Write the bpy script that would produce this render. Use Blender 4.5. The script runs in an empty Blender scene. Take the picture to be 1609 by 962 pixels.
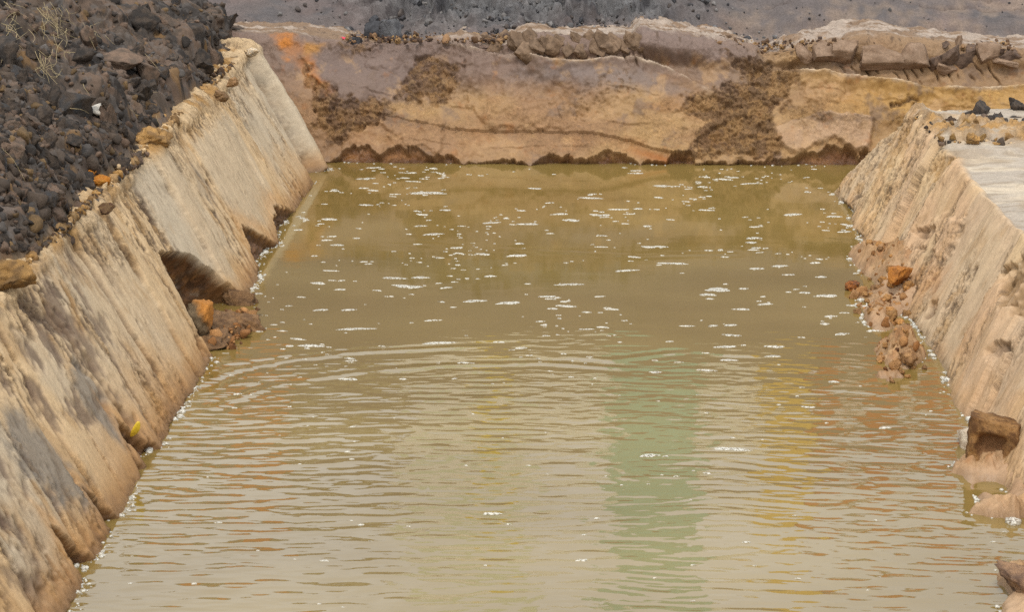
import bpy, bmesh, math, random
import numpy as np
from mathutils import Vector, Matrix, Euler

random.seed(7)
scn = bpy.context.scene
col = scn.collection

# ------------------------------------------------------------------ camera
CAMH, PITCH, YAW, FPX, CPX, CPY = 3.6, math.radians(15.6), math.radians(1.6), 3200.0, 804.5, 481.0
cd = bpy.data.cameras.new('camera')
cam = bpy.data.objects.new('camera', cd)
col.objects.link(cam)
cam.location = (0, 0, CAMH)
cam.rotation_euler = (math.pi / 2 - PITCH, 0, YAW)
cd.sensor_width = 36
cd.lens = FPX / 1609 * 36
cd.clip_start = .1
cd.clip_end = 3000
cd.dof.use_dof = True
cd.dof.focus_distance = 14.6
cd.dof.aperture_fstop = 9
scn.camera = cam

# ------------------------------------------------------------------ light (bright overcast day)
SUN_EL, SUN_AZ = math.radians(58), math.radians(192)      # azimuth clockwise from +Y
w = bpy.data.worlds.new('World')
scn.world = w
w.use_nodes = True
nt = w.node_tree
bg = nt.nodes['Background']
sk = nt.nodes.new('ShaderNodeTexSky')
sk.sky_type = 'NISHITA'
sk.sun_disc = False
sk.sun_elevation = SUN_EL
sk.sun_rotation = SUN_AZ
sk.dust_density = 4.0
hs = nt.nodes.new('ShaderNodeHueSaturation')
hs.inputs['Saturation'].default_value = .28
nt.links.new(sk.outputs[0], hs.inputs['Color'])
cl = nt.nodes.new('ShaderNodeTexNoise'); cl.inputs['Scale'].default_value = 3.0; cl.inputs['Detail'].default_value = 5
ctc = nt.nodes.new('ShaderNodeTexCoord'); nt.links.new(ctc.outputs['Generated'], cl.inputs['Vector'])
cm_ = nt.nodes.new('ShaderNodeMapRange'); cm_.inputs[1].default_value = .35; cm_.inputs[2].default_value = .65; cm_.inputs[3].default_value = .48; cm_.inputs[4].default_value = .95
nt.links.new(cl.outputs[0], cm_.inputs[0])
cx = nt.nodes.new('ShaderNodeMix'); cx.data_type = 'RGBA'; cx.inputs[7].default_value = (8.3, 8.55, 8.6, 1)     # cloud cover over the blue
nt.links.new(cm_.outputs[0], cx.inputs[0]); nt.links.new(hs.outputs[0], cx.inputs[6]); nt.links.new(cx.outputs[2], bg.inputs['Color'])
bg.inputs['Strength'].default_value = .15
sl = bpy.data.lights.new('sun', 'SUN')
sl.energy = 1.5
sl.angle = math.radians(11)
sl.color = (1, .94, .85)
so = bpy.data.objects.new('sun', sl)
col.objects.link(so)
sd = Vector((math.sin(SUN_AZ) * math.cos(SUN_EL), math.cos(SUN_AZ) * math.cos(SUN_EL), math.sin(SUN_EL)))
so.rotation_euler = sd.to_track_quat('Z', 'Y').to_euler()
so.location = (0, -5, 20)
scn.view_settings.view_transform = 'Standard'
scn.view_settings.look = 'None'
scn.view_settings.exposure = 0.27
scn.cycles.use_adaptive_sampling = False
scn.cycles.use_denoising = False
scn.view_settings.gamma = 1.0

# ------------------------------------------------------------------ measuring helpers: photo point -> point on a real surface
_fh = np.array([-math.sin(YAW), math.cos(YAW), 0]); _r = np.array([math.cos(YAW), math.sin(YAW), 0])
_f = _fh * math.cos(PITCH) + np.array([0, 0, -math.sin(PITCH)]); _u = _fh * math.sin(PITCH) + np.array([0, 0, math.cos(PITCH)])
_c = np.array([0, 0, CAMH])
def on_plane(px, py, p0, n):
    d = _f + (px - CPX) / FPX * _r - (py - CPY) / FPX * _u
    n = np.array(n, float)
    return _c + d * (np.dot(np.array(p0, float) - _c, n) / np.dot(d, n))
def on_z(px, py, z=0.0): return on_plane(px, py, (0, 0, z), (0, 0, 1))
def on_left(px, py):
    p = on_plane(px, py, (-2.13, 0, 0), (1, 0, .61)); return (p[1], p[2])       # (distance along the trench, height)
def on_right(px, py):
    p = on_plane(px, py, (2.2, 0, 0), (-1, 0, .6)); return (p[1], p[2])
def on_far(px, py):
    p = on_plane(px, py, (0, 17.5, 0), (0, -1, .6)); return (p[0], p[2])

# ------------------------------------------------------------------ numpy noise
_rng = np.random.RandomState(3)
_perm = _rng.permutation(256).astype(np.int32)
_perm = np.concatenate([_perm, _perm, _perm])
_g = _rng.normal(size=(256, 3)); _g = (_g / np.linalg.norm(_g, axis=1)[:, None]).astype(np.float32)
def perlin(x, y, z=0.0, seed=0):
    x = np.asarray(x, np.float32) + seed * 17.31; y = np.asarray(y, np.float32) + seed * 5.77; z = np.asarray(z, np.float32) + seed * 3.19
    x, y, z = np.broadcast_arrays(x, y, z)
    xi = np.floor(x); yi = np.floor(y); zi = np.floor(z)
    xf, yf, zf = x - xi, y - yi, z - zi
    xi = xi.astype(np.int32) & 255; yi = yi.astype(np.int32) & 255; zi = zi.astype(np.int32) & 255
    f = lambda t: t * t * t * (t * (t * 6 - 15) + 10)
    u, v, w_ = f(xf), f(yf), f(zf)
    out = 0
    for dx in (0, 1):
        for dy in (0, 1):
            for dz in (0, 1):
                h = _perm[_perm[_perm[xi + dx] + yi + dy] + zi + dz]
                g = _g[h]
                dot = g[..., 0] * (xf - dx) + g[..., 1] * (yf - dy) + g[..., 2] * (zf - dz)
                out = out + dot * (u if dx else 1 - u) * (v if dy else 1 - v) * (w_ if dz else 1 - w_)
    return out * 1.6
def fbm(x, y, z=0.0, o=4, seed=0, gain=.5):
    a, s, n, fq = 1.0, 0, 0, 1.0
    for i in range(o):
        s = s + a * perlin(np.asarray(x) * fq, np.asarray(y) * fq, np.asarray(z) * fq, seed + i * 7); n += a; a *= gain; fq *= 2.03
    return s / n * 1.3
def ridged(x, y, z=0.0, o=4, seed=0):
    a, s, n, fq = 1.0, 0, 0, 1.0
    for i in range(o):
        s = s + a * (1 - np.abs(perlin(x * fq, y * fq, z * fq, seed + i * 7)) * 1.6); n += a; a *= .5; fq *= 2.03
    return s / n
def worley(x, y, seed=0):
    x = np.asarray(x, np.float32) + seed * 13.1; y = np.asarray(y, np.float32) + seed * 7.7
    xi = np.floor(x).astype(np.int32); yi = np.floor(y).astype(np.int32)
    f1 = np.full(x.shape, 9, np.float32); f2 = f1.copy(); cid = np.zeros(x.shape, np.float32)
    for dx in (-1, 0, 1):
        for dy in (-1, 0, 1):
            cx, cy = xi + dx, yi + dy
            h = _perm[_perm[cx & 255] + (cy & 255)]
            h2 = _perm[h + 37]; h3 = _perm[h + 91]
            d = np.hypot(cx + .1 + .8 * h / 255 - x, cy + .1 + .8 * h2 / 255 - y)
            m = d < f1
            f2 = np.where(m, f1, np.minimum(f2, d)); cid = np.where(m, h3 / 255.0, cid); f1 = np.where(m, d, f1)
    return f1, f2, cid
def billow(x, y, seed=0, o=4):
    """rounded clumps with sharp creases between them"""
    a, t, n_, fq = 1.0, 0, 0, 1.0
    for i in range(o):
        t = t + a * np.abs(perlin(x * fq, y * fq, .37 * i, seed + i * 5)) * 1.7; n_ += a; a *= .56; fq *= 2.13
    return t / n_
def chips(x, y, seed=0, tilt=1.2, gap=.10):
    """broken, tilted, angular lumps: (height 0..1, lump id, gap mask)"""
    x = np.asarray(x, np.float32) + seed * 11.7; y = np.asarray(y, np.float32) + seed * 4.3
    xi = np.floor(x).astype(np.int32); yi = np.floor(y).astype(np.int32)
    f1 = np.full(x.shape, 9, np.float32); f2 = f1.copy(); hh = np.zeros(x.shape, np.int32); ox = f1 * 0; oy = f1 * 0
    for dx in (-1, 0, 1):
        for dy in (-1, 0, 1):
            cx, cy = xi + dx, yi + dy
            h = _perm[_perm[cx & 255] + (cy & 255)]
            px_, py_ = cx + .05 + .9 * h / 255 - x, cy + .05 + .9 * _perm[h + 37] / 255 - y
            dd_ = np.abs(px_) ** 2 + np.abs(py_) ** 2
            m = dd_ < f1
            f2 = np.where(m, f1, np.minimum(f2, dd_)); hh = np.where(m, h, hh); ox = np.where(m, px_, ox); oy = np.where(m, py_, oy); f1 = np.where(m, dd_, f1)
    i1, i2, i3 = _perm[hh + 91] / 255., _perm[hh + 17] / 255., _perm[hh + 143] / 255.
    g = ss(0, gap, np.sqrt(f2) - np.sqrt(f1))
    return (np.clip(.15 + .6 * i1 + tilt * (ox * (i2 - .5) + oy * (i3 - .5)), 0, 1.3) * (.25 + .75 * g)), i1, g
def rubble_h(x, y, seed=0):
    """three sizes of broken lumps"""
    wx_ = fbm(x * 2.0, y * 2.0, 0, 3, seed + 3) * .35; wy_ = fbm(x * 2.0, y * 2.0, 7, 3, seed + 5) * .35
    a, ia, ga = chips(x + wx_, y + wy_, seed); b_, ib, gb = chips((x + wx_) * 2.3, (y + wy_) * 2.3, seed + 1); c_, ic, gc = chips((x + wy_) * 5.1, (y + wx_) * 5.1, seed + 2)
    sel = ss(.35, .6, ib)
    bw = billow(x * 1.25 + wx_, y * 1.25 + wy_, seed)
    return .42 * (.62 * a + .36 * b_ * (.4 + .6 * sel) + .10 * c_) + .85 * bw, ia, ib, ic
def ss(a, b, x):
    t = np.clip((x - a) / (b - a), 0, 1); return t * t * (3 - 2 * t)
def mix(a, b, m):
    m = np.asarray(m)[..., None]; return a * (1 - m) + b * m
def sdf(poly, x, y):
    poly = [np.array(p, float) for p in poly]
    d = np.full(np.shape(x), 1e9); s = np.ones(np.shape(x))
    for i in range(len(poly)):
        a, b = poly[i], poly[i - 1]
        ex, ey = b - a; wx, wy = x - a[0], y - a[1]
        t = np.clip((wx * ex + wy * ey) / (ex * ex + ey * ey + 1e-12), 0, 1)
        d = np.minimum(d, (wx - ex * t) ** 2 + (wy - ey * t) ** 2)
        c1 = y >= a[1]; c2 = y < b[1]; c3 = ex * wy > ey * wx
        s = np.where((c1 & c2 & c3) | (~c1 & ~c2 & ~c3), -s, s)
    return s * np.sqrt(d)
def line_dist(pts, x, y):
    d = np.full(np.shape(x), 1e9)
    for (ax, ay), (bx, by) in zip(pts[:-1], pts[1:]):
        ex, ey = bx - ax, by - ay
        t = np.clip(((x - ax) * ex + (y - ay) * ey) / (ex * ex + ey * ey + 1e-12), 0, 1)
        d = np.minimum(d, np.hypot(x - ax - ex * t, y - ay - ey * t))
    return d
def rgb(r, g, b, k=.82):
    c = np.array([r, g, b], float) / 255
    c = np.where(c <= .04045, c / 12.92, ((c + .055) / 1.055) ** 2.4) * k
    m = c.mean(); return np.clip(m + (c - m) * 1.06, .004, .9)

# ------------------------------------------------------------------ materials
def soil_material(name, fine=1.0, bump=.6, rough_add=0.0, per_object=0.0, spec=.35):
    m = bpy.data.materials.new(name); m.use_nodes = True
    n = m.node_tree.nodes; l = m.node_tree.links
    b = n['Principled BSDF']
    a = n.new('ShaderNodeAttribute'); a.attribute_name = 'Col'
    r = n.new('ShaderNodeAttribute'); r.attribute_name = 'Rgh'
    tc = n.new('ShaderNodeTexCoord')
    n1 = n.new('ShaderNodeTexNoise'); n1.inputs['Scale'].default_value = 48 * fine; n1.inputs['Detail'].default_value = 7; n1.inputs['Roughness'].default_value = .78
    n2 = n.new('ShaderNodeTexNoise'); n2.inputs['Scale'].default_value = 9 * fine; n2.inputs['Detail'].default_value = 4
    geo = n.new('ShaderNodeNewGeometry')
    for q in (n1, n2): l.new(geo.outputs['Position'], q.inputs['Vector'])
    mr = n.new('ShaderNodeMapRange'); mr.inputs[1].default_value = .25; mr.inputs[2].default_value = .75; mr.inputs[3].default_value = .58; mr.inputs[4].default_value = 1.38
    l.new(n1.outputs[0], mr.inputs[0])
    mr2 = n.new('ShaderNodeMapRange'); mr2.inputs[1].default_value = .3; mr2.inputs[2].default_value = .7; mr2.inputs[3].default_value = .88; mr2.inputs[4].default_value = 1.1
    l.new(n2.outputs[0], mr2.inputs[0])
    mu = n.new('ShaderNodeMath'); mu.operation = 'MULTIPLY'; l.new(mr.outputs[0], mu.inputs[0]); l.new(mr2.outputs[0], mu.inputs[1])
    lm = n.new('ShaderNodeMix'); lm.data_type = 'FLOAT'; lm.inputs[2].default_value = 1.0
    l.new(a.outputs['Alpha'], lm.inputs[0]); l.new(mu.outputs[0], lm.inputs[3])
    mu = lm; last = lm
    if per_object:
        oi = n.new('ShaderNodeObjectInfo'); m3 = n.new('ShaderNodeMapRange'); m3.inputs[3].default_value = 1 - per_object; m3.inputs[4].default_value = 1 + per_object
        l.new(oi.outputs['Random'], m3.inputs[0])
        mm = n.new('ShaderNodeMath'); mm.operation = 'MULTIPLY'; l.new(mu.outputs[0], mm.inputs[0]); l.new(m3.outputs[0], mm.inputs[1]); last = mm
    vm = n.new('ShaderNodeVectorMath'); vm.operation = 'SCALE'
    l.new(a.outputs['Color'], vm.inputs[0]); l.new(last.outputs[0], vm.inputs['Scale'])
    l.new(vm.outputs[0], b.inputs['Base Color'])
    if rough_add:
        ra = n.new('ShaderNodeMath'); ra.operation = 'ADD'; ra.use_clamp = True; ra.inputs[1].default_value = rough_add; l.new(r.outputs['Fac'], ra.inputs[0]); l.new(ra.outputs[0], b.inputs['Roughness'])
    else:
        l.new(r.outputs['Fac'], b.inputs['Roughness'])
    n3 = n.new('ShaderNodeTexNoise'); n3.inputs['Scale'].default_value = 60 * fine; n3.inputs['Detail'].default_value = 7; n3.inputs['Roughness'].default_value = .75
    l.new(geo.outputs['Position'], n3.inputs['Vector'])
    bp = n.new('ShaderNodeBump'); bp.inputs['Distance'].default_value = .014 / fine
    bs = n.new('ShaderNodeMath'); bs.operation = 'MULTIPLY'; bs.inputs[1].default_value = bump; l.new(a.outputs['Alpha'], bs.inputs[0]); l.new(bs.outputs[0], bp.inputs['Strength'])
    l.new(n3.outputs[0], bp.inputs['Height']); l.new(bp.outputs[0], b.inputs['Normal'])
    b.inputs['Specular IOR Level'].default_value = spec
    return m
M_soil = soil_material('soil', 1.0, .7)
M_clod = soil_material('clod_soil', 1.0, 1.0, per_object=.3)
M_slab = soil_material('slab_clay', 1.2, .5, per_object=.12)

def plain(name, c, rough=.6, noise=18, amt=.25, spec=.4, bump=0.0, trans=0.0):
    m = bpy.data.materials.new(name); m.use_nodes = True
    n = m.node_tree.nodes; l = m.node_tree.links; b = n['Principled BSDF']
    tc = n.new('ShaderNodeTexCoord'); t = n.new('ShaderNodeTexNoise'); t.inputs['Scale'].default_value = noise; t.inputs['Detail'].default_value = 5
    l.new(tc.outputs['Object'], t.inputs['Vector'])
    r = n.new('ShaderNodeValToRGB')
    r.color_ramp.elements[0].position = .3; r.color_ramp.elements[1].position = .7
    r.color_ramp.elements[0].color = (*[v * (1 - amt) for v in c], 1); r.color_ramp.elements[1].color = (*[min(1, v * (1 + amt)) for v in c], 1)
    l.new(t.outputs[0], r.inputs[0]); l.new(r.outputs[0], b.inputs['Base Color'])
    b.inputs['Roughness'].default_value = rough; b.inputs['Specular IOR Level'].default_value = spec
    if bump:
        bp = n.new('ShaderNodeBump'); bp.inputs['Strength'].default_value = bump; bp.inputs['Distance'].default_value = .01
        l.new(t.outputs[0], bp.inputs['Height']); l.new(bp.outputs[0], b.inputs['Normal'])
    return m

# ------------------------------------------------------------------ mesh helpers
def mesh_arrays(name, V, Fq, C=None, R=None, mat=None, smooth=True, G=1.0):
    me = bpy.data.meshes.new(name)
    V = np.ascontiguousarray(V, np.float32); Fq = np.ascontiguousarray(Fq, np.int32)
    k = Fq.shape[1]
    me.vertices.add(len(V)); me.vertices.foreach_set('co', V.ravel())
    me.loops.add(Fq.size); me.loops.foreach_set('vertex_index', Fq.ravel())
    me.polygons.add(len(Fq)); me.polygons.foreach_set('loop_start', np.arange(0, Fq.size, k, dtype=np.int32))
    me.update(calc_edges=True)
    me.polygons.foreach_set('use_smooth', np.full(len(Fq), smooth))
    if C is not None:
        at = me.attributes.new('Col', 'FLOAT_COLOR', 'POINT')
        at.data.foreach_set('color', np.concatenate([np.clip(C, .004, .95), np.broadcast_to(np.asarray(G, float), (len(V),))[:, None]], 1).astype(np.float32).ravel())
        at = me.attributes.new('Rgh', 'FLOAT', 'POINT')
        at.data.foreach_set('value', np.broadcast_to(np.asarray(R, np.float32), (len(V),)).copy())
    if mat: me.materials.append(mat)
    me.validate()
    return me
def link(name, me, parent=None, **props):
    o = bpy.data.objects.new(name, me); col.objects.link(o)
    if parent: o.parent = parent
    for k, v in props.items(): o[k] = v
    return o
def grid_faces(ns, nq, flip=False):
    i = (np.arange(ns - 1)[:, None] * nq + np.arange(nq - 1)[None]).ravel()
    q = np.stack([i, i + 1, i + nq + 1, i + nq], 1)
    return q[:, ::-1] if flip else q
def grid(name, P, C, R, mat, flip=False, G=None, **props):
    ns, nq = P.shape[:2]
    me = mesh_arrays(name, P.reshape(-1, 3), grid_faces(ns, nq, flip), C.reshape(-1, 3), np.broadcast_to(R, (ns, nq)).reshape(-1), mat, True, 1.0 if G is None else np.broadcast_to(G, (ns, nq)).reshape(-1))
    return link(name, me, **props)

# palette (albedo)
SAND = rgb(208, 180, 142); SANDG = rgb(192, 176, 152); SANDP = rgb(208, 194, 174); WHITE = rgb(172, 162, 150)
OCH = rgb(168, 130, 80); OCHD = rgb(130, 100, 64); ORNG = rgb(190, 118, 42); SPECK = rgb(84, 64, 48); CLAYG = rgb(130, 122, 112)
BRN = rgb(146, 114, 84); GREYB = rgb(118, 100, 92); TAN = rgb(164, 132, 92); RED = rgb(98, 62, 36); DKB = rgb(98, 74, 54)
HEAP = rgb(82, 70, 60); HEAPD = rgb(50, 44, 40); HEAPP = rgb(108, 89, 75); GREY = rgb(110, 102, 100); GREYD = rgb(84, 82, 84); GREYL = rgb(140, 134, 132)
PINK = rgb(200, 166, 132)
def flat(shape, c): return np.broadcast_to(c, (*shape, 3)).copy()

def dip(x): return -.06 * np.exp(-((x - 1.75) / .25) ** 2) - .05 * ss(2.6, 4, x)
# ================================================================== FAR BANK
X = np.concatenate([np.arange(-3.2, 4.9, .0075), np.arange(4.93, 10.6, .035)])
zf = np.arange(-.16, 1.0, .0075)
zt = np.concatenate([np.full(len(zf), 0.0), np.arange(.01, .9, .014)])
prof = np.stack([np.concatenate([17.5 + .6 * zf, 18.1 + np.arange(.01, .9, .014)]), np.concatenate([zf, np.full(len(zt) - len(zf), 1.0)])], 1)
def smooth_prof(p, k=7):
    q = p.copy(); kk = np.ones(k) / k
    for a in (0, 1):
        e = np.pad(p[:, a], k // 2, mode='edge'); q[:, a] = np.convolve(e, kk, 'valid')
    q[:k] = p[:k]; q[-k:] = p[-k:]
    return q
prof = smooth_prof(prof)
tg = np.gradient(prof, axis=0); tg /= np.linalg.norm(tg, axis=1)[:, None]
nrm = np.stack([-tg[:, 1], tg[:, 0]], 1)                  # (y, z), towards the water / up
alen = np.concatenate([[0], np.cumsum(np.linalg.norm(np.diff(prof, axis=0), axis=1))])
S, Q = np.meshgrid(X, alen, indexing='ij')
Z = np.broadcast_to(prof[:, 1], S.shape).copy()
Yb = np.broadcast_to(prof[:, 0], S.shape).copy()
topm = ss(1.16, 1.26, Q)                                  # 0 on the face, 1 on the flat above
W1 = fbm(S * 2.2, Q * 2.2, 0, 4, 1); W2 = fbm(S * 9, Q * 9, 0, 4, 2); W3 = fbm(S * 34, Q * 34, 0, 3, 3)
def fpoly(px, soft=.03, warp=.05):
    return 1 - ss(-soft, soft, sdf([on_far(*p) for p in px], S + warp * W2, Z + warp * fbm(S * 9, Q * 9, 5, 4, 12)))
def fline(px): return [on_far(*p) for p in px]
d = .055 * W1 + .008 * W2 + .05 * np.sin(S * 2.1 + 1.5 * Z + 2 * W1) * ss(.1, .5, Z)
C = flat(S.shape, BRN)
# clay types
C = mix(C, TAN, ss(-.3, .5, fbm(S * 1.1, Z * 2.6, 0, 4, 21) + (S - .2) * .12))
C = mix(C, rgb(150, 112, 76), ss(.1, .6, fbm(S * 1.7, Z * 5, 0, 3, 25)) * .7)
C = mix(C, GREYB, np.clip(ss(.45, .8, Z + .12 * W1) * (1 - ss(1.2, 2.2, S)) * .85, 0, 1))
C = mix(C, GREYB * .95, fpoly([(455, 80), (700, 62), (660, 120), (640, 150), (560, 172), (525, 185), (490, 140)], .06, .06) * .85)
C = mix(C, rgb(172, 134, 78), np.clip(ss(1.9, 2.9, S) * ss(.25, .5, Z + .1 * W1) * (1 - .8 * ss(.78, .92, Z)), 0, 1) * .75)
C = mix(C, rgb(120, 108, 104), fpoly([(860, 100), (1000, 110), (1090, 150), (980, 140), (800, 120)], .05, .06) * .6)
C = mix(C, ORNG, fpoly([(425, 58), (462, 60), (500, 110), (520, 150), (490, 140), (440, 80)], .05, .07) * (.45 + .5 * ss(-.2, .4, W2)) * .9)
C = mix(C, rgb(186, 132, 60), fpoly([(480, 70), (512, 72), (500, 90), (475, 88)], .04, .05) * .7)
# granular skin
gran = ss(-.1, .4, W1 + .6 * W2 + .35 - np.abs(Z - .28) * 1.6) * (1 - topm)
d += gran * (.006 * W3 + .004 * fbm(S * 80, Q * 80, 0, 2, 31))
C = mix(C, C * 1.14, gran * ss(0, .5, W3)); C = mix(C, OCHD, gran * ss(.25, .7, fbm(S * 45, Q * 45, 0, 3, 33)) * .55)
d += (1 - gran) * .0015 * W3
# pitted patches
pit = ss(.25, .5, fbm(S * 3.1, Z * 3.1, 0, 3, 41)) * (1 - topm) * ss(-.2, .1, Z)
pp = np.maximum(pit * .6, fpoly([(960, 110), (990, 105), (1010, 150), (900, 190), (850, 170)], .06, .08) * .8)
rough = ss(.12, .4, fbm(S * 26, Q * 26, 0, 3, 43)) * pp
d -= .016 * rough; C = mix(C, OCHD * .9, rough * .5)
# lower lobe: soft step with an orange band under it
lob = fline([(540, 165), (590, 178), (640, 188), (700, 200), (780, 206), (860, 207), (930, 211), (990, 222), (1050, 240), (1090, 250)])
lx, lz = [p[0] for p in lob], [p[1] for p in lob]
below = np.interp(S, lx, lz, left=-1, right=-1) + .012 * W2 - Z
lobm = ss(0, .03, below)
d += .045 * np.exp(np.minimum(below, 0) / .12) * (below < 0) * ss(-2.2, -1.6, S) * (1 - ss(1.1, 1.4, S)) * .7 - .028 * lobm * ss(-.5, .2, W1 + .5 * W2) * (1 - ss(.02, .16, below)) + .02 * lobm
C = mix(C, rgb(150, 94, 48), np.exp(-((below - .07) / .05) ** 2) * ss(.2, .7, (S - .1)) * (1 - ss(1.0, 1.3, S)) * .9)
for pts, amp in (([(540, 128), (620, 150), (700, 160), (800, 178), (900, 186), (1000, 196), (1060, 200)], .010), ([(700, 92), (800, 118), (900, 130), (1000, 142), (1080, 170)], .010), ([(1255, 128), (1350, 150), (1420, 158), (1550, 165), (1620, 160)], .012), ([(600, 222), (700, 226), (820, 232), (960, 236)], .009)):
    q = fline(pts); zz = np.interp(S, [p[0] for p in q], [p[1] for p in q]) + .05 * W1 + .015 * W2; ab = Z - zz; amp = amp * ss(-.3, .3, fbm(S * 2.3, amp * 999, 0, 3, 29))
    on = ss(q[0][0], q[0][0] + .3, S) * (1 - ss(q[-1][0] - .3, q[-1][0], S))
    d += amp * on * np.where(ab > 0, np.exp(-ab / .10), 0) - .6 * amp * on * np.where(ab <= 0, np.exp(ab / .05), 0)
# two upper benches behind a rounded rim
rimx, rimw = np.zeros_like(S), np.zeros_like(S)
bench = np.zeros_like(S)
for pts, x0, x1 in (([(680, 64), (740, 70), (800, 84), (860, 95), (910, 98), (960, 94), (1005, 95), (1050, 110), (1110, 136), (1150, 150)], -1.2, 1.3),
                    ([(1180, 84), (1240, 103), (1330, 119), (1440, 134), (1530, 137), (1600, 130), (1660, 118)], 1.65, 4.6)):
    q = fline(pts)
    zz = np.interp(S, [p[0] for p in q], [p[1] for p in q], left=5, right=5)
    above = Z - zz
    on = ss(x0, x0 + .2, S) * (1 - ss(x1 - .25, x1, S))
    bench = np.maximum(bench, ss(-.005, .03, above) * on)
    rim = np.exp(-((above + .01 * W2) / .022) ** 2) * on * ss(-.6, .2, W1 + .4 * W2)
    d += .03 * np.exp(-(np.minimum(above, 0) / .06) ** 2) * (above < 0) * on + .012 * rim
    d -= .10 * ss(0, .05, above) * on * (1 - .6 * ss(.1, .3, above)) * (1 - topm)
    C = mix(C, rgb(205, 186, 164), np.clip(rim, 0, 1) * (.35 + .4 * ss(-.3, .3, W2)))  # paler colour paints in the light caught on the convex rim
C = mix(C, rgb(138, 112, 88), bench * np.where(S > 1.6, .8, .55) * (1 - topm)); C = mix(C, rgb(138, 112, 88), ss(1.9, 2.4, S) * topm * .8)
# smooth bulge between the benches
bul = fpoly([(1000, 58), (1190, 66), (1200, 85), (1150, 100), (1060, 96), (1005, 80)], .05, .04)
d += .09 * bul; C = mix(C, rgb(122, 104, 96), bul * .8)
# big pale flap hanging over the undercut at the right, and a few loose skins
flap = fpoly([(1213, 198), (1245, 186), (1300, 180), (1375, 184), (1365, 238), (1342, 240), (1310, 219), (1275, 228), (1250, 246), (1225, 225)], .02, .03)
d += .06 * flap; C = mix(C, rgb(176, 146, 118), flap * (.5 + .4 * ss(-.3, .3, W2)))
for pl, h_ in (([(590, 178), (700, 198), (690, 240), (640, 228), (600, 205)], .03), ([(730, 150), (860, 160), (900, 205), (760, 200)], .025), ([(1260, 100), (1330, 125), (1320, 160), (1270, 150)], .02), ([(560, 70), (640, 66), (620, 105), (575, 100)], .015)):
    m = fpoly(pl, .02, .06); d += h_ * m; C = mix(C, C * 1.1, m * .5)
mot = fbm(S * 3.4, Z * 4.5, 0, 5, 27, .65); mot2 = fbm(S * 6.5, Z * 7.5, 3, 5, 28, .65)
C = mix(C, rgb(112, 92, 78), ss(.12, .5, mot) * .65 * (1 - topm)); C = mix(C, rgb(178, 144, 106), ss(.12, .5, -mot + .3 * mot2) * .55 * (1 - topm)); C = mix(C, rgb(150, 98, 54), ss(.25, .6, mot2) * .4 * (1 - topm))
d += .02 * mot * (1 - topm) + .008 * mot2 * (1 - topm)
# slanting cracks in the benches
cc = (S + .85 * Z) / .105 + .9 * fbm(S * 3, Z * 3, 0, 3, 51)
ck = np.abs((cc % 1) - .5)
ckz = fpoly([(690, 58), (1000, 52), (1030, 92), (1010, 112), (960, 90), (850, 88), (740, 70)], .03, .04)
ckz2 = fpoly([(1230, 78), (1560, 90), (1580, 118), (1450, 126), (1330, 108), (1240, 95)], .03, .04)
cm = np.maximum(ckz * ss(-.45, .05, fbm(S * 5 + 3, Z * 9, 0, 3, 53)), ckz2 * .8 * ss(-.2, .25, fbm(S * 5 + 3, Z * 9, 0, 3, 53)))
cm = cm * (1 - topm)
d -= .06 * (1 - ss(.02, .13, ck)) * cm
d += .06 * ckz * (1 - topm) * fbm(S * 12, Z * 6, 0, 3, 55)
C = mix(C, rgb(92, 72, 56), (1 - ss(.02, .12, ck)) * cm * .8)
# crumbling rubble patches
rh, cid, gid, kid = rubble_h(S * 6.5, Q * 6.5, 5)
rub = np.zeros_like(S)
for pl, wgt in (([(655, 85), (690, 90), (722, 100), (715, 140), (690, 158), (640, 155), (620, 135), (640, 105)], 1.0),
                ([(525, 160), (560, 155), (620, 160), (612, 180), (570, 200), (530, 215), (520, 190)], .95),
                ([(470, 90), (500, 130), (540, 160), (560, 190), (540, 225), (515, 230), (495, 170)], .8),
                ([(1130, 80), (1240, 92), (1262, 118), (1220, 160), (1212, 200), (1230, 245), (1080, 250), (1110, 190), (1050, 170), (1120, 140), (1180, 115)], .95),
                ([(1240, 150), (1300, 160), (1300, 200), (1250, 190), (1225, 165)], .4),
                ([(1400, 160), (1425, 153), (1440, 160), (1430, 168), (1405, 168)], .9),
                ([(540, 60), (580, 58), (585, 78), (560, 85), (535, 75)], .5)):
    rub = np.maximum(rub, fpoly(pl, .05, .11) * wgt)
d += ss(.02, .6, rub) * (.10 * (rh - .45) + .012 * W3 + .05 * fbm(S * 5, Q * 5, 0, 4, 61) - .02)
rc = mix(mix(flat(S.shape, rgb(138, 106, 70)), flat(S.shape, rgb(98, 74, 54)), ss(.35, .6, .5 * cid + .5 * gid + .3 * W2)), flat(S.shape, TAN * .95), ss(.75, .95, kid) * ss(-.3, .3, W2) * .6)
C = mix(C, rc, ss(.1, .7, rub + .35 * W2 * (rub > .02) + .2 * W3 * (rub > .02)) * .7)
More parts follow.
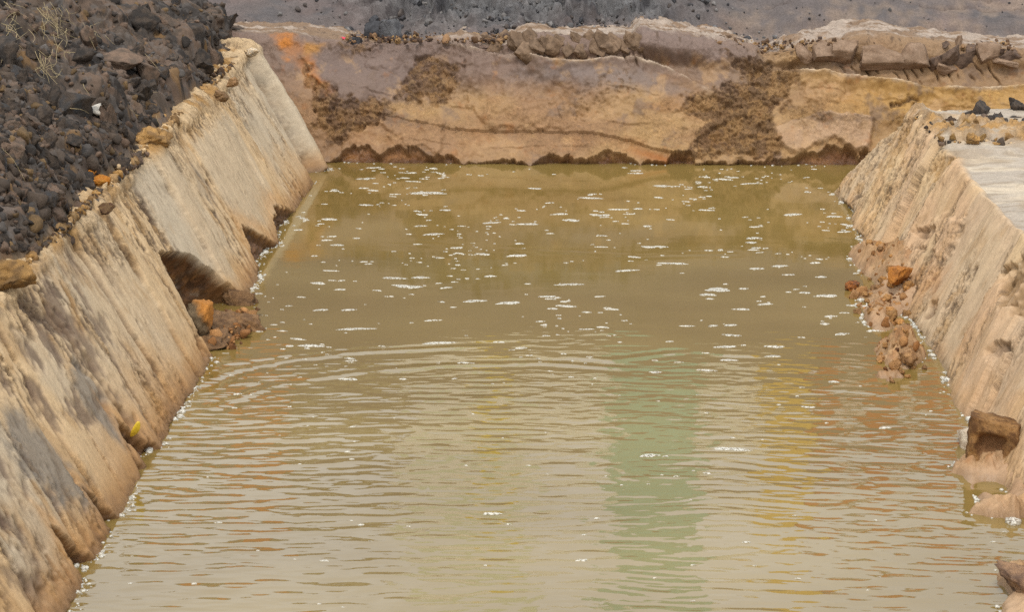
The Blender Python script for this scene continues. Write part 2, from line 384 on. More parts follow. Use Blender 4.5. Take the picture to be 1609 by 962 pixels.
# bank foot: ragged edge over a wet undercut
ep = fline([(430, 240), (520, 248), (545, 225), (575, 222), (600, 236), (625, 222), (660, 232), (690, 240), (735, 252), (775, 240), (800, 247), (830, 246), (860, 238), (905, 247), (945, 237), (990, 242), (1030, 249), (1070, 246), (1100, 250), (1190, 252), (1235, 250), (1252, 240), (1275, 228), (1310, 220), (1335, 228), (1346, 242), (1362, 232), (1400, 236), (1500, 240)])
e = np.interp(S, [p[0] for p in ep], [p[1] for p in ep]) + .030 * fbm(S * 9, Z * 9, 0, 3, 71) + .012 * fbm(S * 28, Z * 28, 0, 2, 73)
w1, w2_, wid = worley(S * 3.4 + .1 * W1, np.zeros_like(S), 9); v1, v2_, vid = worley(S * 11 + .2 * W2, np.zeros_like(S), 10)
e = e * .75 + .07 * wid * (1 - (w1 / .6) ** 2) + .03 * vid * (1 - (v1 / .6) ** 2) - .022 + .06 * fbm(S * .8, 4, 0, 2, 74) + .02 * W2
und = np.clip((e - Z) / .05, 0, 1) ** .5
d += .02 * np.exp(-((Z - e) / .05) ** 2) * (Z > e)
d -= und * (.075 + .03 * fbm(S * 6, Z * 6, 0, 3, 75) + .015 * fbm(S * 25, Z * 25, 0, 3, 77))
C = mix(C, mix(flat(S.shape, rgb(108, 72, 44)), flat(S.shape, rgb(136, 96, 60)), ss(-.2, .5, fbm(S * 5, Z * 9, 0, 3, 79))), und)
# flat top: pale dried sand with crumbs
crest = .012 * fbm(S * 4, 0, 0, 4, 81) + .03 * fbm(S * 1.1, 3, 0, 2, 83) + dip(S)
CT = mix(flat(S.shape, rgb(170, 154, 140)), flat(S.shape, rgb(132, 108, 86)), ss(-.15, .3, fbm(S * 3, Yb * 9, 0, 4, 85) + .35 * (1 - ss(-1.4, -.9, S))))
CT = mix(C, CT, ss(18.12, 18.3, Yb + .08 * W2))
CT = mix(CT, SPECK, ss(.35, .6, fbm(S * 22, Yb * 22, 0, 3, 87)) * .7)
C = mix(C, CT, topm)
d += topm * (.012 * W2 + .012 * np.maximum(0, W3) + .02 * np.maximum(0, fbm(S * 3, Yb * 8, 0, 4, 89)))
Zz = Z + crest * ss(.2, 1.0, Z)
P = np.stack([S, Yb + nrm[None, :, 0] * d, Zz + nrm[None, :, 1] * d], -1)
wet = 1 - ss(.0, .05, P[..., 2])
C = mix(C, C * .6, wet * .7)
GR = np.clip(.40 + .45 * gran + .6 * rub + .5 * und + .4 * topm + .5 * rough, 0, 1)
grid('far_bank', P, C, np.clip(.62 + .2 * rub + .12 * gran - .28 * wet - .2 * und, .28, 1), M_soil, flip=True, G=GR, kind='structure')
FAR_P = P

# ================================================================== LEFT BANK
Yl = np.arange(6.4, 17.85, .0088)
zf = np.arange(-.16, 1.0, .008)
xt = np.concatenate([np.arange(.012, .5, .012), np.arange(.5, 2.4, .03)])
prof = np.stack([np.concatenate([-2.13 - .61 * zf, -2.74 - xt]), np.concatenate([zf, 1.0 + .02 * np.minimum(xt, 1)])], 1)
prof = smooth_prof(prof, 11)
tg = np.gradient(prof, axis=0); tg /= np.linalg.norm(tg, axis=1)[:, None]
nrm = np.stack([tg[:, 1], -tg[:, 0]], 1)
alen = np.concatenate([[0], np.cumsum(np.linalg.norm(np.diff(prof, axis=0), axis=1))])
S, Q = np.meshgrid(Yl, alen, indexing='ij')
Z = np.broadcast_to(prof[:, 1], S.shape).copy(); Xb = np.broadcast_to(prof[:, 0], S.shape).copy()
topm = ss(1.24, 1.36, Q)
Zr = np.clip(Q - .19, 0, 1.3) / 1.17                      # 0 at the water, 1 at the lip
U = S + .16 * (1 - Zr) + .05 * fbm(S * 1.3, Q * .9, 0, 3, 101)   # scrape marks run down the face
W1 = fbm(S * 1.7, Q * 1.7, 0, 4, 102); W2 = fbm(S * 9, Q * 9, 0, 4, 103); W3 = fbm(S * 33, Q * 33, 0, 3, 104)
def lpoly(px, soft=.03, warp=.04):
    return 1 - ss(-soft, soft, sdf([on_left(*p) for p in px], S + warp * W2, Z + warp * fbm(S * 9, Q * 9, 4, 4, 112)))
def lline(px): return line_dist([on_left(*p) for p in px], S + .03 * W2, Z + .02 * W3)
# planed facets left by the digger bucket
fr = np.random.RandomState(11)
bnds = [6.3]
while bnds[-1] < 18: bnds.append(bnds[-1] + (fr.uniform(.5, 1.0) if fr.rand() < .45 else fr.uniform(.12, .4)))
bnds = np.array(bnds); off = fr.uniform(-.022, .026, len(bnds)); tilt = fr.uniform(-.07, .07, len(bnds)); tone = fr.uniform(-1, 1, len(bnds))
idx = np.clip(np.searchsorted(bnds, U) - 1, 0, len(bnds) - 2)
wid_ = bnds[idx + 1] - bnds[idx]; loc = (U - bnds[idx]) / wid_
edge = np.minimum(loc, 1 - loc) * wid_
d = off[idx] + tilt[idx] * (loc - .5) * wid_
d = d * (.25 + .75 * ss(.0, .45, Zr)) + .016 * W1
seam = np.exp(-(edge / .014) ** 2) * ss(-.2, .3, fbm(U * 3, Q * 2.4, 0, 3, 110))
d -= .035 * seam
stri = fbm(U * 30, Q * 1.6, 0, 3, 105); stri2 = fbm(U * 9, Q * .8, 0, 3, 106); stri3 = fbm(U * 70, Q * 5, 0, 2, 107)
d += .0025 * stri + .005 * stri2 + .001 * stri3
C = mix(flat(S.shape, SAND), flat(S.shape, SANDG), ss(-.5, .8, tone[idx] + .5 * W1))
C = mix(C, rgb(200, 164, 120), ss(.0, .7, fbm(U * 2.5, Q * 2, 0, 3, 108) + .45 - Zr) * .55)
C = mix(C, C * .9, ss(0, .6, stri + .7 * W2) * .3); C = mix(C, np.minimum(C * 1.10, .8), ss(.05, .6, stri2 + .5 * W1) * .45)
C = mix(C, SPECK, seam * .7)
C = mix(C, rgb(168, 134, 92), ss(.1, .5, fbm(S * 5, Q * 3.2, 0, 4, 109)) * .5)
# rough torn strips between facets
tear = np.maximum(ss(.2, .55, fbm(U * 3.4, Q * .75, 0, 3, 121)), (1 - ss(.01, .05, edge + .02 * W2)) * ss(-.2, .3, fbm(U * 2, Q * 2.0, 0, 3, 122)))
tear = np.maximum(tear, .8 * ss(.55, .95, Zr + .25 * fbm(S * 2.2, Q * 2.2, 0, 3, 123)) * ss(-.15, .2, fbm(S * 1.3, 7, 0, 2, 124)))
smooth_f = np.zeros_like(S)
for pl in ([(395, 80), (425, 85), (470, 170), (490, 240), (455, 240), (420, 170), (385, 120)], [(195, 258), (262, 240), (300, 300), (372, 395), (372, 450), (330, 415), (285, 370)],
           [(25, 530), (78, 520), (112, 590), (112, 650), (60, 600)], [(300, 225), (350, 175), (440, 330), (395, 380)], [(110, 570), (150, 600), (200, 690), (185, 720), (140, 640)],
           [(150, 640), (190, 690), (205, 760), (180, 740)]):
    smooth_f = np.maximum(smooth_f, lpoly(pl, .05, .05))
tear = np.clip(tear * (1 - .85 * smooth_f), 0, 1) * (1 - topm)
C = mix(C, SANDG * 1.02, smooth_f * .6 * ss(-.4, .3, W1 + .3))
rh, cid, gid, kid = rubble_h(U * 10 + 1.2 * W2, Q * 8 + 1.2 * W1, 15)
d += tear * (-.012 + .016 * rh + .012 * W3 + .006 * W2 + .012 * fbm(U * 8, Q * 3, 0, 3, 125))
C = mix(C, OCH * 1.12, tear * ss(-.3, .5, W2 + .2) * .4)
sp = np.maximum(ss(.08, .26, fbm(U * 19, Q * 6, 0, 4, 127)), .8 * ss(.15, .35, fbm(U * 48, Q * 20, 0, 3, 128))) * np.clip(tear * 1.3 + .30 * ss(-.1, .4, W2), 0, 1)
d -= .010 * sp; C = mix(C, SPECK * .85, sp * .8)
rz = ss(-.08, .32, fbm(U * 1.3, Q * 1.1, 0, 3, 181)) * (1 - .75 * smooth_f) * (1 - topm)
fl = ss(.10, .22, fbm(U * 23, Q * 6, 0, 4, 182, .62)) * rz; fl2 = ss(.06, .2, fbm(U * 46, Q * 13, 0, 3, 183, .62)) * rz * ss(-.1, .3, W2)
d -= .010 * fl + .005 * fl2; C = mix(C, SPECK * .85, np.clip(fl * .8 + fl2 * .55, 0, .85))
C = mix(C, OCH * 1.05, rz * ss(0, .5, fbm(U * 7, Q * 4, 0, 4, 184)) * .55)
low = (1 - ss(.05, .5, Zr + .2 * W1)) * (1 - ss(10.5, 12.5, S)); dk = ss(.02, .35, fbm(U * 4.5, Q * 3, 0, 4, 185, .6)) * ss(7, 8, S) * (1 - ss(10.2, 11.5, S))
C = mix(C, rgb(176, 138, 96), low * .5); C = mix(C, rgb(104, 84, 70), dk * .75); d -= .01 * dk
# named dark tears and grey clay smears
for pts, wd, dep in (([(75, 470), (110, 520), (165, 600), (205, 660)], .05, .03), ([(228, 345), (262, 400), (300, 490), (318, 560)], .04, .025), ([(110, 560), (150, 600), (190, 670), (205, 690)], .035, .03),
                     ([(330, 290), (372, 350)], .03, .02), ([(285, 255), (310, 300), (345, 345)], .025, .02), ([(200, 310), (262, 395)], .035, .025), ([(150, 395), (215, 500), (255, 570)], .03, .018)):
    m = (1 - ss(wd * .3, wd * 1.3, lline(pts) + .03 * W2)) * ss(-.35, .25, fbm(U * 9, Q * 6, 0, 3, 131))
    d -= dep * m; C = mix(C, SPECK * .9, m * .75)
gs = np.maximum(lpoly([(0, 640), (40, 660), (90, 720), (160, 790), (185, 800), (150, 810), (90, 790), (20, 730)], .08, .12), lpoly([(120, 560), (160, 610), (210, 690), (200, 710), (150, 650), (115, 600)], .03, .04) * .9)
gs = np.maximum(gs, lpoly([(300, 250), (330, 290), (345, 330), (320, 310)], .03, .05) * .4)
C = mix(C, mix(flat(S.shape, CLAYG), flat(S.shape, rgb(88, 78, 70)), ss(0, .5, fbm(U * 10, Q * 5, 0, 3, 133))), gs * .85)
d -= .006 * gs * ss(0, .5, fbm(U * 10, Q * 5, 0, 3, 133))
pits = lpoly([(20, 860), (60, 850), (90, 900), (80, 940), (40, 920)], .1, .2)
pits = np.maximum(pits, lpoly([(0, 440), (70, 470), (60, 520), (0, 540)], .06, .1)); sp2 = ss(.0, .35, fbm(U * 8, Q * 6, 0, 3, 135)) * pits
d -= .018 * sp2; C = mix(C, DKB * .7, sp2 * .75)
# groove and thin slab where this bank meets the far bank
gr = np.exp(-((S - .25 * Zr + .03 * W2 - 16.93) / .13) ** 2) * (1 - topm * .5)
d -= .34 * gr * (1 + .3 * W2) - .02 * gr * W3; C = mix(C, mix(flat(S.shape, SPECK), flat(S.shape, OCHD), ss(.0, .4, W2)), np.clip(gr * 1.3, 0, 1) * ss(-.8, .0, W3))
slb = np.exp(-((S - .25 * Zr - 17.22) / .085) ** 6)
d += .06 * slb; C = mix(C, SANDG, slb * .8)
aft = ss(17.30, 17.36, S - .25 * Zr); d -= .22 * aft; C = mix(C, rgb(140, 106, 74), aft * .8)
# ragged foot with wet undercuts, notch shade darkened into their colour
w1, w2_, wid = worley(S * 4.5, np.full_like(S, .5), 19)
e = -.01 + .05 * np.maximum(0, fbm(S * 1.6, 0, 0, 2, 141)) + .02 * fbm(S * 11, Z * 7, 0, 3, 143)
jag = .035 * fbm(S * 22, Z * 12, 0, 3, 145)
nr = np.random.RandomState(31)
for k in range(12):
    c0, ww, hh = nr.uniform(7, 17.0), nr.uniform(.04, .09), nr.uniform(.06, .16)
    e = np.maximum(e, hh * (1 - np.abs((S - c0 - .25 * Z) / ww)) + jag)
for (px, py, ww, hh) in ((122, 870, .10, .20), (165, 800, .07, .17), (214, 680, .10, .22), (400, 370, .35, .24), (440, 335, .5, .14), (490, 265, .2, .10)):
    yy = on_left(px, py)[0]; e = np.maximum(e, (1.2 if yy < 10.5 else 1.1) * hh * (1 - np.abs((S - yy + .35 * Z) / (1.15 * ww)) ** 1.2) + 1.3 * jag)
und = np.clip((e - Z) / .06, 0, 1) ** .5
# the big hollow
hol = [(255, 392), (270, 388), (305, 396), (340, 425), (375, 460), (392, 478), (420, 520), (335, 560), (310, 522), (288, 470)]
hm = np.clip(-(sdf([on_left(*p) for p in hol], S + .02 * W2, Z + .02 * fbm(S * 9, Q * 9, 4, 4, 112))) / .09, 0, 1) ** .5
depth = .28 + .04 * fbm(S * 5, Q * 5, 0, 3, 151) + .03 * W2
deep = np.maximum(und * (.07 + .02 * fbm(S * 7, Q * 7, 0, 3, 153)), hm * depth)
d -= deep
px3, pz3 = Xb + nrm[None, :, 0] * d, Z + nrm[None, :, 1] * d
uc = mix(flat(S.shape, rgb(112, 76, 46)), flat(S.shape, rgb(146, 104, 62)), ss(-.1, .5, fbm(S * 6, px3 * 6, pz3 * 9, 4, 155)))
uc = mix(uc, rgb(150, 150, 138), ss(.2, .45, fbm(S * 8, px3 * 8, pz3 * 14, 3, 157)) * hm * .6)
uc = mix(uc, rgb(72, 50, 34), np.clip(und * 1.2 - hm, 0, 1) * .75)  # shade inside the shallow notches painted over the wet brown
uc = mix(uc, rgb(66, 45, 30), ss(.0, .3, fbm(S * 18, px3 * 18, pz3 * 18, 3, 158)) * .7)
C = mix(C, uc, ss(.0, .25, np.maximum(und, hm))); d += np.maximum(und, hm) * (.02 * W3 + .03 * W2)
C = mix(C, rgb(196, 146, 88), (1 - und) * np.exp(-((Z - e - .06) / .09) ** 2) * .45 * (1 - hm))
# flat top
lip = .05 * fbm(S * 1.6, 0, 0, 3, 161)
CT = mix(flat(S.shape, SAND * .88), flat(S.shape, OCH), ss(-.1, .35, fbm(S * 4, Xb * 4, 0, 4, 163)))
CT = mix(CT, SPECK, ss(.2, .45, fbm(S * 18, Xb * 18, 0, 3, 165)) * .6)
CT = mix(CT, HEAP, ss(.3, .55, Q - 1.4 + .25 * W1))
C = mix(C, CT, topm)
trh = rubble_h(S * 8, Xb * 8, 18)[0]; tmk = ss(-.25, .25, fbm(S * 1.5, Xb * 3, 0, 3, 167))
d += topm * (.05 * trh * tmk + .02 * fbm(S * 6, Xb * 6, 0, 4, 168) + .008 * W3)
hw3 = np.maximum(hm, und) * .03
px3, pz3 = Xb + nrm[None, :, 0] * d, Z + nrm[None, :, 1] * d
hn1 = fbm(S * 11, px3 * 11, pz3 * 11, 4, 171, .6); hn2 = fbm(S * 11 + 9, px3 * 11, pz3 * 11, 4, 173, .6)
P = np.stack([Xb + nrm[None, :, 0] * d + hw3 * hn1 + lip * ss(.3, 1, Zr), S + hw3 * hn2, Z * (1 + .05 * fbm(S * .9, 2, 0, 2, 169)) + nrm[None, :, 1] * d], -1)
wet = 1 - ss(.0, .06, P[..., 2] + .02 * W2)
lowb = (1 - ss(.0, .16, P[..., 2] + .05 * W2)); C = mix(C, rgb(128, 92, 60), lowb * .6)
C = mix(C, C * .58, wet * .7)
GR = np.clip(.42 + .75 * tear + .5 * sp + .5 * np.maximum(und, hm) + .6 * topm, 0, 1)
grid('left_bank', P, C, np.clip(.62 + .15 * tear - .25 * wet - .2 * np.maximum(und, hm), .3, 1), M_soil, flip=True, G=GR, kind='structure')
LEFT_P = P

# ================================================================== RIGHT BANK
Yr = np.arange(6.4, 16.7, .0088)
RH = .80
zf = np.arange(-.16, RH, .008)
xt = np.concatenate([np.arange(.012, 1.3, .013), np.arange(1.3, 6, .08)])
prof = np.stack([np.concatenate([2.2 + .6 * zf, 2.2 + .6 * RH + xt]), np.concatenate([zf, np.full(len(xt), RH)])], 1)
prof = smooth_prof(prof, 9)
tg = np.gradient(prof, axis=0); tg /= np.linalg.norm(tg, axis=1)[:, None]
nrm = np.stack([-tg[:, 1], tg[:, 0]], 1)
alen = np.concatenate([[0], np.cumsum(np.linalg.norm(np.diff(prof, axis=0), axis=1))])
S, Q = np.meshgrid(Yr, alen, indexing='ij')
Z = np.broadcast_to(prof[:, 1], S.shape).copy(); Xb = np.broadcast_to(prof[:, 0], S.shape).copy()
Lf = alen[len(zf) - 1]
topm = ss(Lf - .02, Lf + .06, Q); Zr = np.clip(Z / RH, 0, 1)
U = S + .42 * (1 - Zr) + .05 * fbm(S * 1.2, Q, 0, 3, 201)     # marks lean towards the camera going down
W1 = fbm(S * 1.7, Q * 1.7, 0, 4, 202); W2 = fbm(S * 9, Q * 9, 0, 4, 203); W3 = fbm(S * 33, Q * 33, 0, 3, 204)
def rpoly(px, soft=.03, warp=.04):
    return 1 - ss(-soft, soft, sdf([on_right(*p) for p in px], S + warp * W2, Z + warp * fbm(S * 9, Q * 9, 4, 4, 212)))
fr = np.random.RandomState(23)
bnds = [6.0]
while bnds[-1] < 18: bnds.append(bnds[-1] + (fr.uniform(.45, .9) if fr.rand() < .4 else fr.uniform(.12, .36)))
bnds = np.array(bnds); off = fr.uniform(-.025, .03, len(bnds)); tone = fr.uniform(-1, 1, len(bnds)); tilt = fr.uniform(-.10, .10, len(bnds))
idx = np.clip(np.searchsorted(bnds, U) - 1, 0, len(bnds) - 2); wd_ = bnds[idx + 1] - bnds[idx]; loc = (U - bnds[idx]) / wd_
edge = np.minimum(loc, 1 - loc) * wd_
d = off[idx] + tilt[idx] * (loc - .5) * wd_ + .028 * W1
stri = fbm(U * 26, Q * 1.8, 0, 3, 205); stri2 = fbm(U * 8, Q * .9, 0, 3, 206)
farm = ss(13.2, 14.6, S + .8 * W1)                             # the far end is rougher, combed
d += .002 * stri + .008 * stri2 + farm * (.014 * fbm(U * 13, Q * 2.2, 0, 3, 207) + .012 * stri)
C = mix(flat(S.shape, SAND * .97), flat(S.shape, PINK), ss(-.4, .5, fbm(U * 1.5, Q * 1.5, 0, 3, 208)))
C = mix(C, rgb(190, 168, 142), ss(-.2, .7, tone[idx] + .4 * W1) * .6)
C = mix(C, rgb(196, 152, 106), ss(0, .5, fbm(U * 2, Q * 2.5, 0, 3, 209) + .3 - Zr) * .5)
C = mix(C, C * .84, ss(0, .6, stri + .5 * W2) * (.35 + .3 * farm)); C = mix(C, np.minimum(C * 1.1, .8), ss(.05, .6, stri2 + .5 * W1) * .4)
C = mix(C, rgb(166, 132, 92), ss(.1, .5, fbm(S * 5, Q * 3.2, 0, 4, 210)) * .45)
tear = np.maximum(ss(.15, .5, fbm(U * 3.2, Q * .9, 0, 3, 221)), (1 - ss(.01, .04, edge + .02 * W2)) * ss(-.1, .3, fbm(U * 2, Q * 2, 0, 3, 222)))
tear = np.maximum(tear, farm * ss(-.25, .3, fbm(U * 5, Q * 1.6, 0, 3, 223)) * .9)
tear *= (1 - topm)
rh, cid, gid, kid = rubble_h(U * 10 + 1.2 * W2, Q * 8 + 1.2 * W1, 25)
d += tear * (-.014 + .018 * rh + .012 * W3 + .006 * W2)
C = mix(C, OCH * 1.05, tear * ss(-.2, .5, W2) * .55)
sp = np.maximum(ss(.14, .36, fbm(U * 18, Q * 8, 0, 4, 227)), .8 * ss(.15, .35, fbm(U * 46, Q * 20, 0, 3, 228))) * np.clip(tear * 1.2 + .22 * ss(0, .4, W2), 0, 1)
d -= .011 * sp; C = mix(C, SPECK * .9, sp * .8)
for pl, dep, cc_, wt in (([(1565, 420), (1609, 400), (1640, 470), (1609, 500), (1575, 480)], .05, OCHD, .9), ([(1558, 555), (1578, 538), (1590, 548), (1570, 562)], .05, DKB, .8), ([(1440, 365), (1462, 350), (1470, 360), (1450, 378)], .05, DKB, .8),
                         ([(1445, 388), (1458, 382), (1452, 395)], .04, DKB, .8), ([(1458, 478), (1470, 468), (1462, 495), (1450, 500)], .04, DKB, .8), ([(1470, 340), (1510, 345), (1490, 395), (1465, 400)], -.025, PINK, .5),
                         ([(1400, 180), (1440, 190), (1420, 260), (1370, 280)], .02, OCH, .6), ([(1470, 250), (1500, 240), (1480, 280), (1450, 290)], .02, OCH, .7)):
    m = rpoly(pl, .012, .06); d -= dep * m * (.8 + .8 * W2); C = mix(C, cc_, m * wt * ss(-.5, .3, W2 + .3 * W3))
C = mix(C, ORNG * .95, rpoly([(1440, 410), (1480, 420), (1470, 470), (1430, 450)], .08, .1) * .25)
rz = ss(-.05, .35, fbm(U * 1.3, Q * 1.1, 0, 3, 281)) * (1 - topm)
fl = ss(.11, .24, fbm(U * 22, Q * 7, 0, 4, 282, .62)) * rz; fl2 = ss(.07, .2, fbm(U * 44, Q * 18, 0, 3, 283, .62)) * rz * ss(-.1, .3, W2)
d -= .010 * fl + .005 * fl2; C = mix(C, SPECK * .9, np.clip(fl * .65 + fl2 * .45, 0, .8))
e = -.03 + .09 * np.maximum(0, fbm(S * 1.8, 0, 0, 2, 241)) + .02 * fbm(S * 16, 0, 0, 3, 243)
und = 1 - ss(-.006, .012, Z - e)
d -= und * (.06 + .03 * fbm(S * 7, Q * 7, 0, 3, 253)); C = mix(C, rgb(138, 98, 64), und * .8)
# flat top: pale dried sand, ochre rubble strip, stepped
TX = Xb - 2.68
CT = mix(flat(S.shape, WHITE), flat(S.shape, SANDP * .88), ss(.0, .5, fbm(S * 7, Xb * 1.4, 0, 4, 263)))
ochm = (1 - ss(.30, .55, np.abs(S - 14.9 - .25 * W1 + .25 * TX))) * ss(-.4, .1, fbm(S * 5, Xb * 5, 0, 3, 265))
ochm = np.maximum(ochm, (1 - ss(.0, .25, TX)) * ss(14.6, 15.2, S) * ss(-.3, .2, W2))
CT = mix(CT, mix(flat(S.shape, OCH * 1.15), flat(S.shape, OCHD), ss(0, .4, W2)), ochm)
CT = mix(CT, rgb(132, 116, 98), ss(.12, .4, fbm(S * 14, Xb * 4, 0, 4, 267)) * .5); CT = mix(CT, rgb(150, 130, 106), ss(.0, .4, fbm(S * 2.2, Xb * 2.2, 0, 4, 268)) * .5)
C = mix(C, CT, topm)
step = -.035 * ss(0, .02, 14.25 + .05 * fbm(Xb * 5, 0, 0, 3, 269) - S) - .03 * ss(0, .02, 13.3 + .08 * fbm(Xb * 4, 4, 0, 3, 271) - S)
d += topm * (step + .014 * W1 + .007 * W2 + .003 * fbm(S * 20, Xb * 4, 0, 3, 273) + ochm * (.07 * rubble_h(S * 9, Xb * 9, 28)[0] + .02 * W2 + .008 * W3))
lip = .05 * fbm(S * 1.8, 0, 0, 3, 275) + .02 * fbm(S * 9, 0, 0, 3, 277)
cap = (16.52 - S) * 1.5 + .06 * W2 + .03 * fbm(U * 12, Q * 8, 0, 3, 279)
Zn = Z + nrm[None, :, 1] * d
sm = .06
Zc = -np.logaddexp(-Zn / sm, -np.maximum(cap, -1.5) / sm) * sm
capm = ss(-.02, .06, Zn - Zc)
C = mix(C, SAND * .9, capm * .6)
P = np.stack([Xb + nrm[None, :, 0] * d + lip * ss(.2, 1, Zr), S, Zc], -1)
wet = 1 - ss(.0, .07, P[..., 2] + .02 * W2)
C = mix(C, C * .6, wet * .7)
GR = np.clip(.42 + .7 * tear + .5 * sp + .5 * und + .5 * ochm * topm + .15 * topm, 0, 1)
grid('right_bank', P, C, np.clip(.64 + .12 * tear - .3 * wet, .3, 1), M_soil, flip=False, G=GR, kind='structure')
RIGHT_P = P
def ray_hit(PF, px, py):
    dr = _f + (px - CPX) / FPX * _r - (py - CPY) / FPX * _u; dr = dr / np.linalg.norm(dr)
    q = PF - _c; t = q @ dr; dist = np.linalg.norm(q - t[:, None] * dr, axis=1)
    k = np.where(dist < max(.012, dist.min() * 1.3))[0]
    return PF[k[np.argmin(t[k])]].copy()
FARF = FAR_P.reshape(-1, 3)[::2]

# ================================================================== MUD SHELF at the foot of the right bank
xs = np.arange(1.45, 3.0, .0085); ys = np.arange(7.3, 14.9, .0095)
SX, SY = np.meshgrid(xs, ys, indexing='ij')
W1 = fbm(SX * 3, SY * 2, 0, 4, 301); W2 = fbm(SX * 11, SY * 8, 0, 4, 302); W3 = fbm(SX * 34, SY * 26, 0, 3, 303)
H = np.full(SX.shape, -.10) + .035 * W1
rubm = np.zeros_like(SX); org = np.zeros_like(SX)
for (px, py, rx, ry, h, rb, og) in ((1585, 768, .24, .46, .17, .1, 0), (1395, 425, .20, .55, .17, 1, .6), (1440, 460, .24, .75, .22, .1, .35), (1370, 480, .14, .5, .10, .6, .4), (1385, 515, .12, .35, .105, .3, .2), (1405, 560, .13, .30, .17, 1, .7), (1430, 555, .10, .22, .13, .8, .5), (1400, 590, .09, .12, .12, .4, .2),
                                  (1350, 400, .10, .45, .11, .4, .1), (1325, 335, .10, .5, .10, .8, .1), (1590, 735, .22, .15, .135, 0, 0), (1542, 742, .16, .07, .14, .6, .9), (1609, 806, .24, .09, .13, .6, .1), (1560, 808, .16, .05, .115, .4, .2), (1535, 700, .07, .08, .12, .1, 0), (1606, 775, .06, .25, .13, 0, 0),
                                  (1606, 915, .10, .20, .26, .8, .2), (1630, 960, .16, .18, .22, .3, .1), (1625, 1010, .2, .3, .2, .2, .1)):
    c = on_z(px, py)
    g_ = np.exp(-(((SX - c[0] + .05 * W1) / rx) ** 2 + ((SY - c[1] + .1 * W2) / ry) ** 2) ** 1.6)
    H = H + h * g_; rubm = np.maximum(rubm, g_ * rb); org = np.maximum(org, g_ * og)
H = np.where(SY < 11, np.minimum(H, .035 + .25 * (H - .035) + .012 * W2), H)
c = on_z(1560, 770)
pud = np.exp(-(((SX - c[0]) / .09) ** 2 + ((SY - c[1]) / .12) ** 2) ** 2); H -= .10 * pud
c = on_z(1412, 530)
H -= .05 * np.exp(-(((SX - c[0]) / .09) ** 2 + ((SY - c[1]) / .14) ** 2) ** 2)
rh, cid, gid, kid = rubble_h(SX * 9, SY * 8, 31)
H += .008 * W2 + .003 * W3 + rubm * (.11 * (rh - .5) + .010 * W3 + .02 * W2)
C = mix(flat(SX.shape, rgb(190, 160, 130)), flat(SX.shape, rgb(168, 136, 106)), ss(-.3, .4, W1))
C = mix(C, mix(flat(SX.shape, rgb(190, 150, 102)), flat(SX.shape, rgb(160, 122, 82)), ss(-.1, .4, W2)), np.clip(rubm * .75, 0, 1) * ss(-.5, .3, W2 + .4))
C = mix(C, ORNG * .9, org * ss(0, .5, W2) * .45)
C = mix(C, DKB, rubm * ss(.35, .6, gid) * .35)
wet = 1 - ss(.005, .05, H + .01 * W2)
C = mix(C, C * .72, wet * .7)
grid('mud_shelf', np.stack([SX, SY, H], -1), C, .66 - .36 * wet, M_soil, flip=True, G=np.clip(.35 + .4 * rubm, 0, 1), kind='structure')
def shelf_z(x, y):
    i = int(np.clip((x - xs[0]) / .0085, 0, len(xs) - 1)); j = int(np.clip((y - ys[0]) / .0095, 0, len(ys) - 1)); return float(H_shelf[i, j])
H_shelf = H

# ================================================================== SPOIL HEAP on the left
toe = [on_z(*p, 1.02) for p in ((352, 70), (348, 85), (340, 130), (318, 160), (262, 190), (285, 225), (205, 262), (165, 330), (70, 402), (-40, 420), (-150, 560))]
ty = np.array([p[1] for p in toe])[::-1]; tx = np.array([p[0] for p in toe])[::-1]
o_ = np.argsort(ty); ty, tx = ty[o_], tx[o_]
hy = np.concatenate([np.arange(5.6, 8.6, .03), np.arange(8.6, 19.6, .0115)]); hu = np.concatenate([np.arange(-.06, 2.9, .0105), np.arange(2.9, 8, .06)])
HY, HU = np.meshgrid(hy, hu, indexing='ij')
tx = np.minimum(tx, -2.80); toeX = np.interp(HY, ty, tx)
HX = toeX - HU
W0 = fbm(HX * .8, HY * .8, 0, 3, 401); W1 = fbm(HX * 2.6, HY * 2.6, 0, 4, 402); W2 = fbm(HX * 11, HY * 11, 0, 4, 403); W3 = fbm(HX * 36, HY * 36, 0, 3, 404)
dd = HU + .09 * W1
Hh = .55 * np.clip(dd, 0, 2.6) + .15 * (1 - np.exp(-np.clip(dd, 0, 9) / .10)) + .12 * np.clip(dd, 0, 1) * W0 + .05 * W1 * ss(0, .3, dd)
Hh = Hh - .35 * np.clip(dd - 2.6, 0, 3)
Hb = Hh.copy()
end = np.clip(ss(0, 1, (HY - 17.9) / 1.0) + 1.4 * (1 - ss(5.8, 7.8, HY + .3 * W1)), 0, 1.36)
Hh = np.where(dd > 0, Hh, dd * 2.5) * (1 - .75 * end); Hb = np.where(dd > 0, Hb, dd * 2.5) * (1 - .75 * end)
rh, cid, gid, kid = rubble_h(HX * 4.2, HY * 4.2, 41); rh2, cid2, gid2, kid2 = rubble_h(HX * 11, HY * 11, 45)
am = ss(-.02, .15, dd)
Hh += am * (.20 * (billow(HX * 1.5, HY * 1.5, 61, 2) - .3) + .075 * (rh - .4) + .022 * (rh2 - .4) + .010 * W2 + .006 * W3)
C = mix(flat(HX.shape, HEAP), flat(HX.shape, HEAPD), ss(.45, .6, cid + .25 * W2)); C = mix(C, HEAPP, ss(.5, .8, gid + .4 * W1) * .8)
C = mix(C, rgb(98, 92, 88), ss(.62, .85, gid2 + .3 * W2) * .5)
C = mix(C, OCHD * .9, ss(.42, .62, fbm(HX * 5, HY * 5, 0, 4, 411) + .25 * (1 - ss(10, 16, HY * 0 + HX * -4))) * .8)
C = mix(C, rgb(110, 84, 44), ss(.15, .5, fbm(HX * 4, HY * 4, 0, 4, 413)) * ss(1.0, 1.8, HU) * .5)
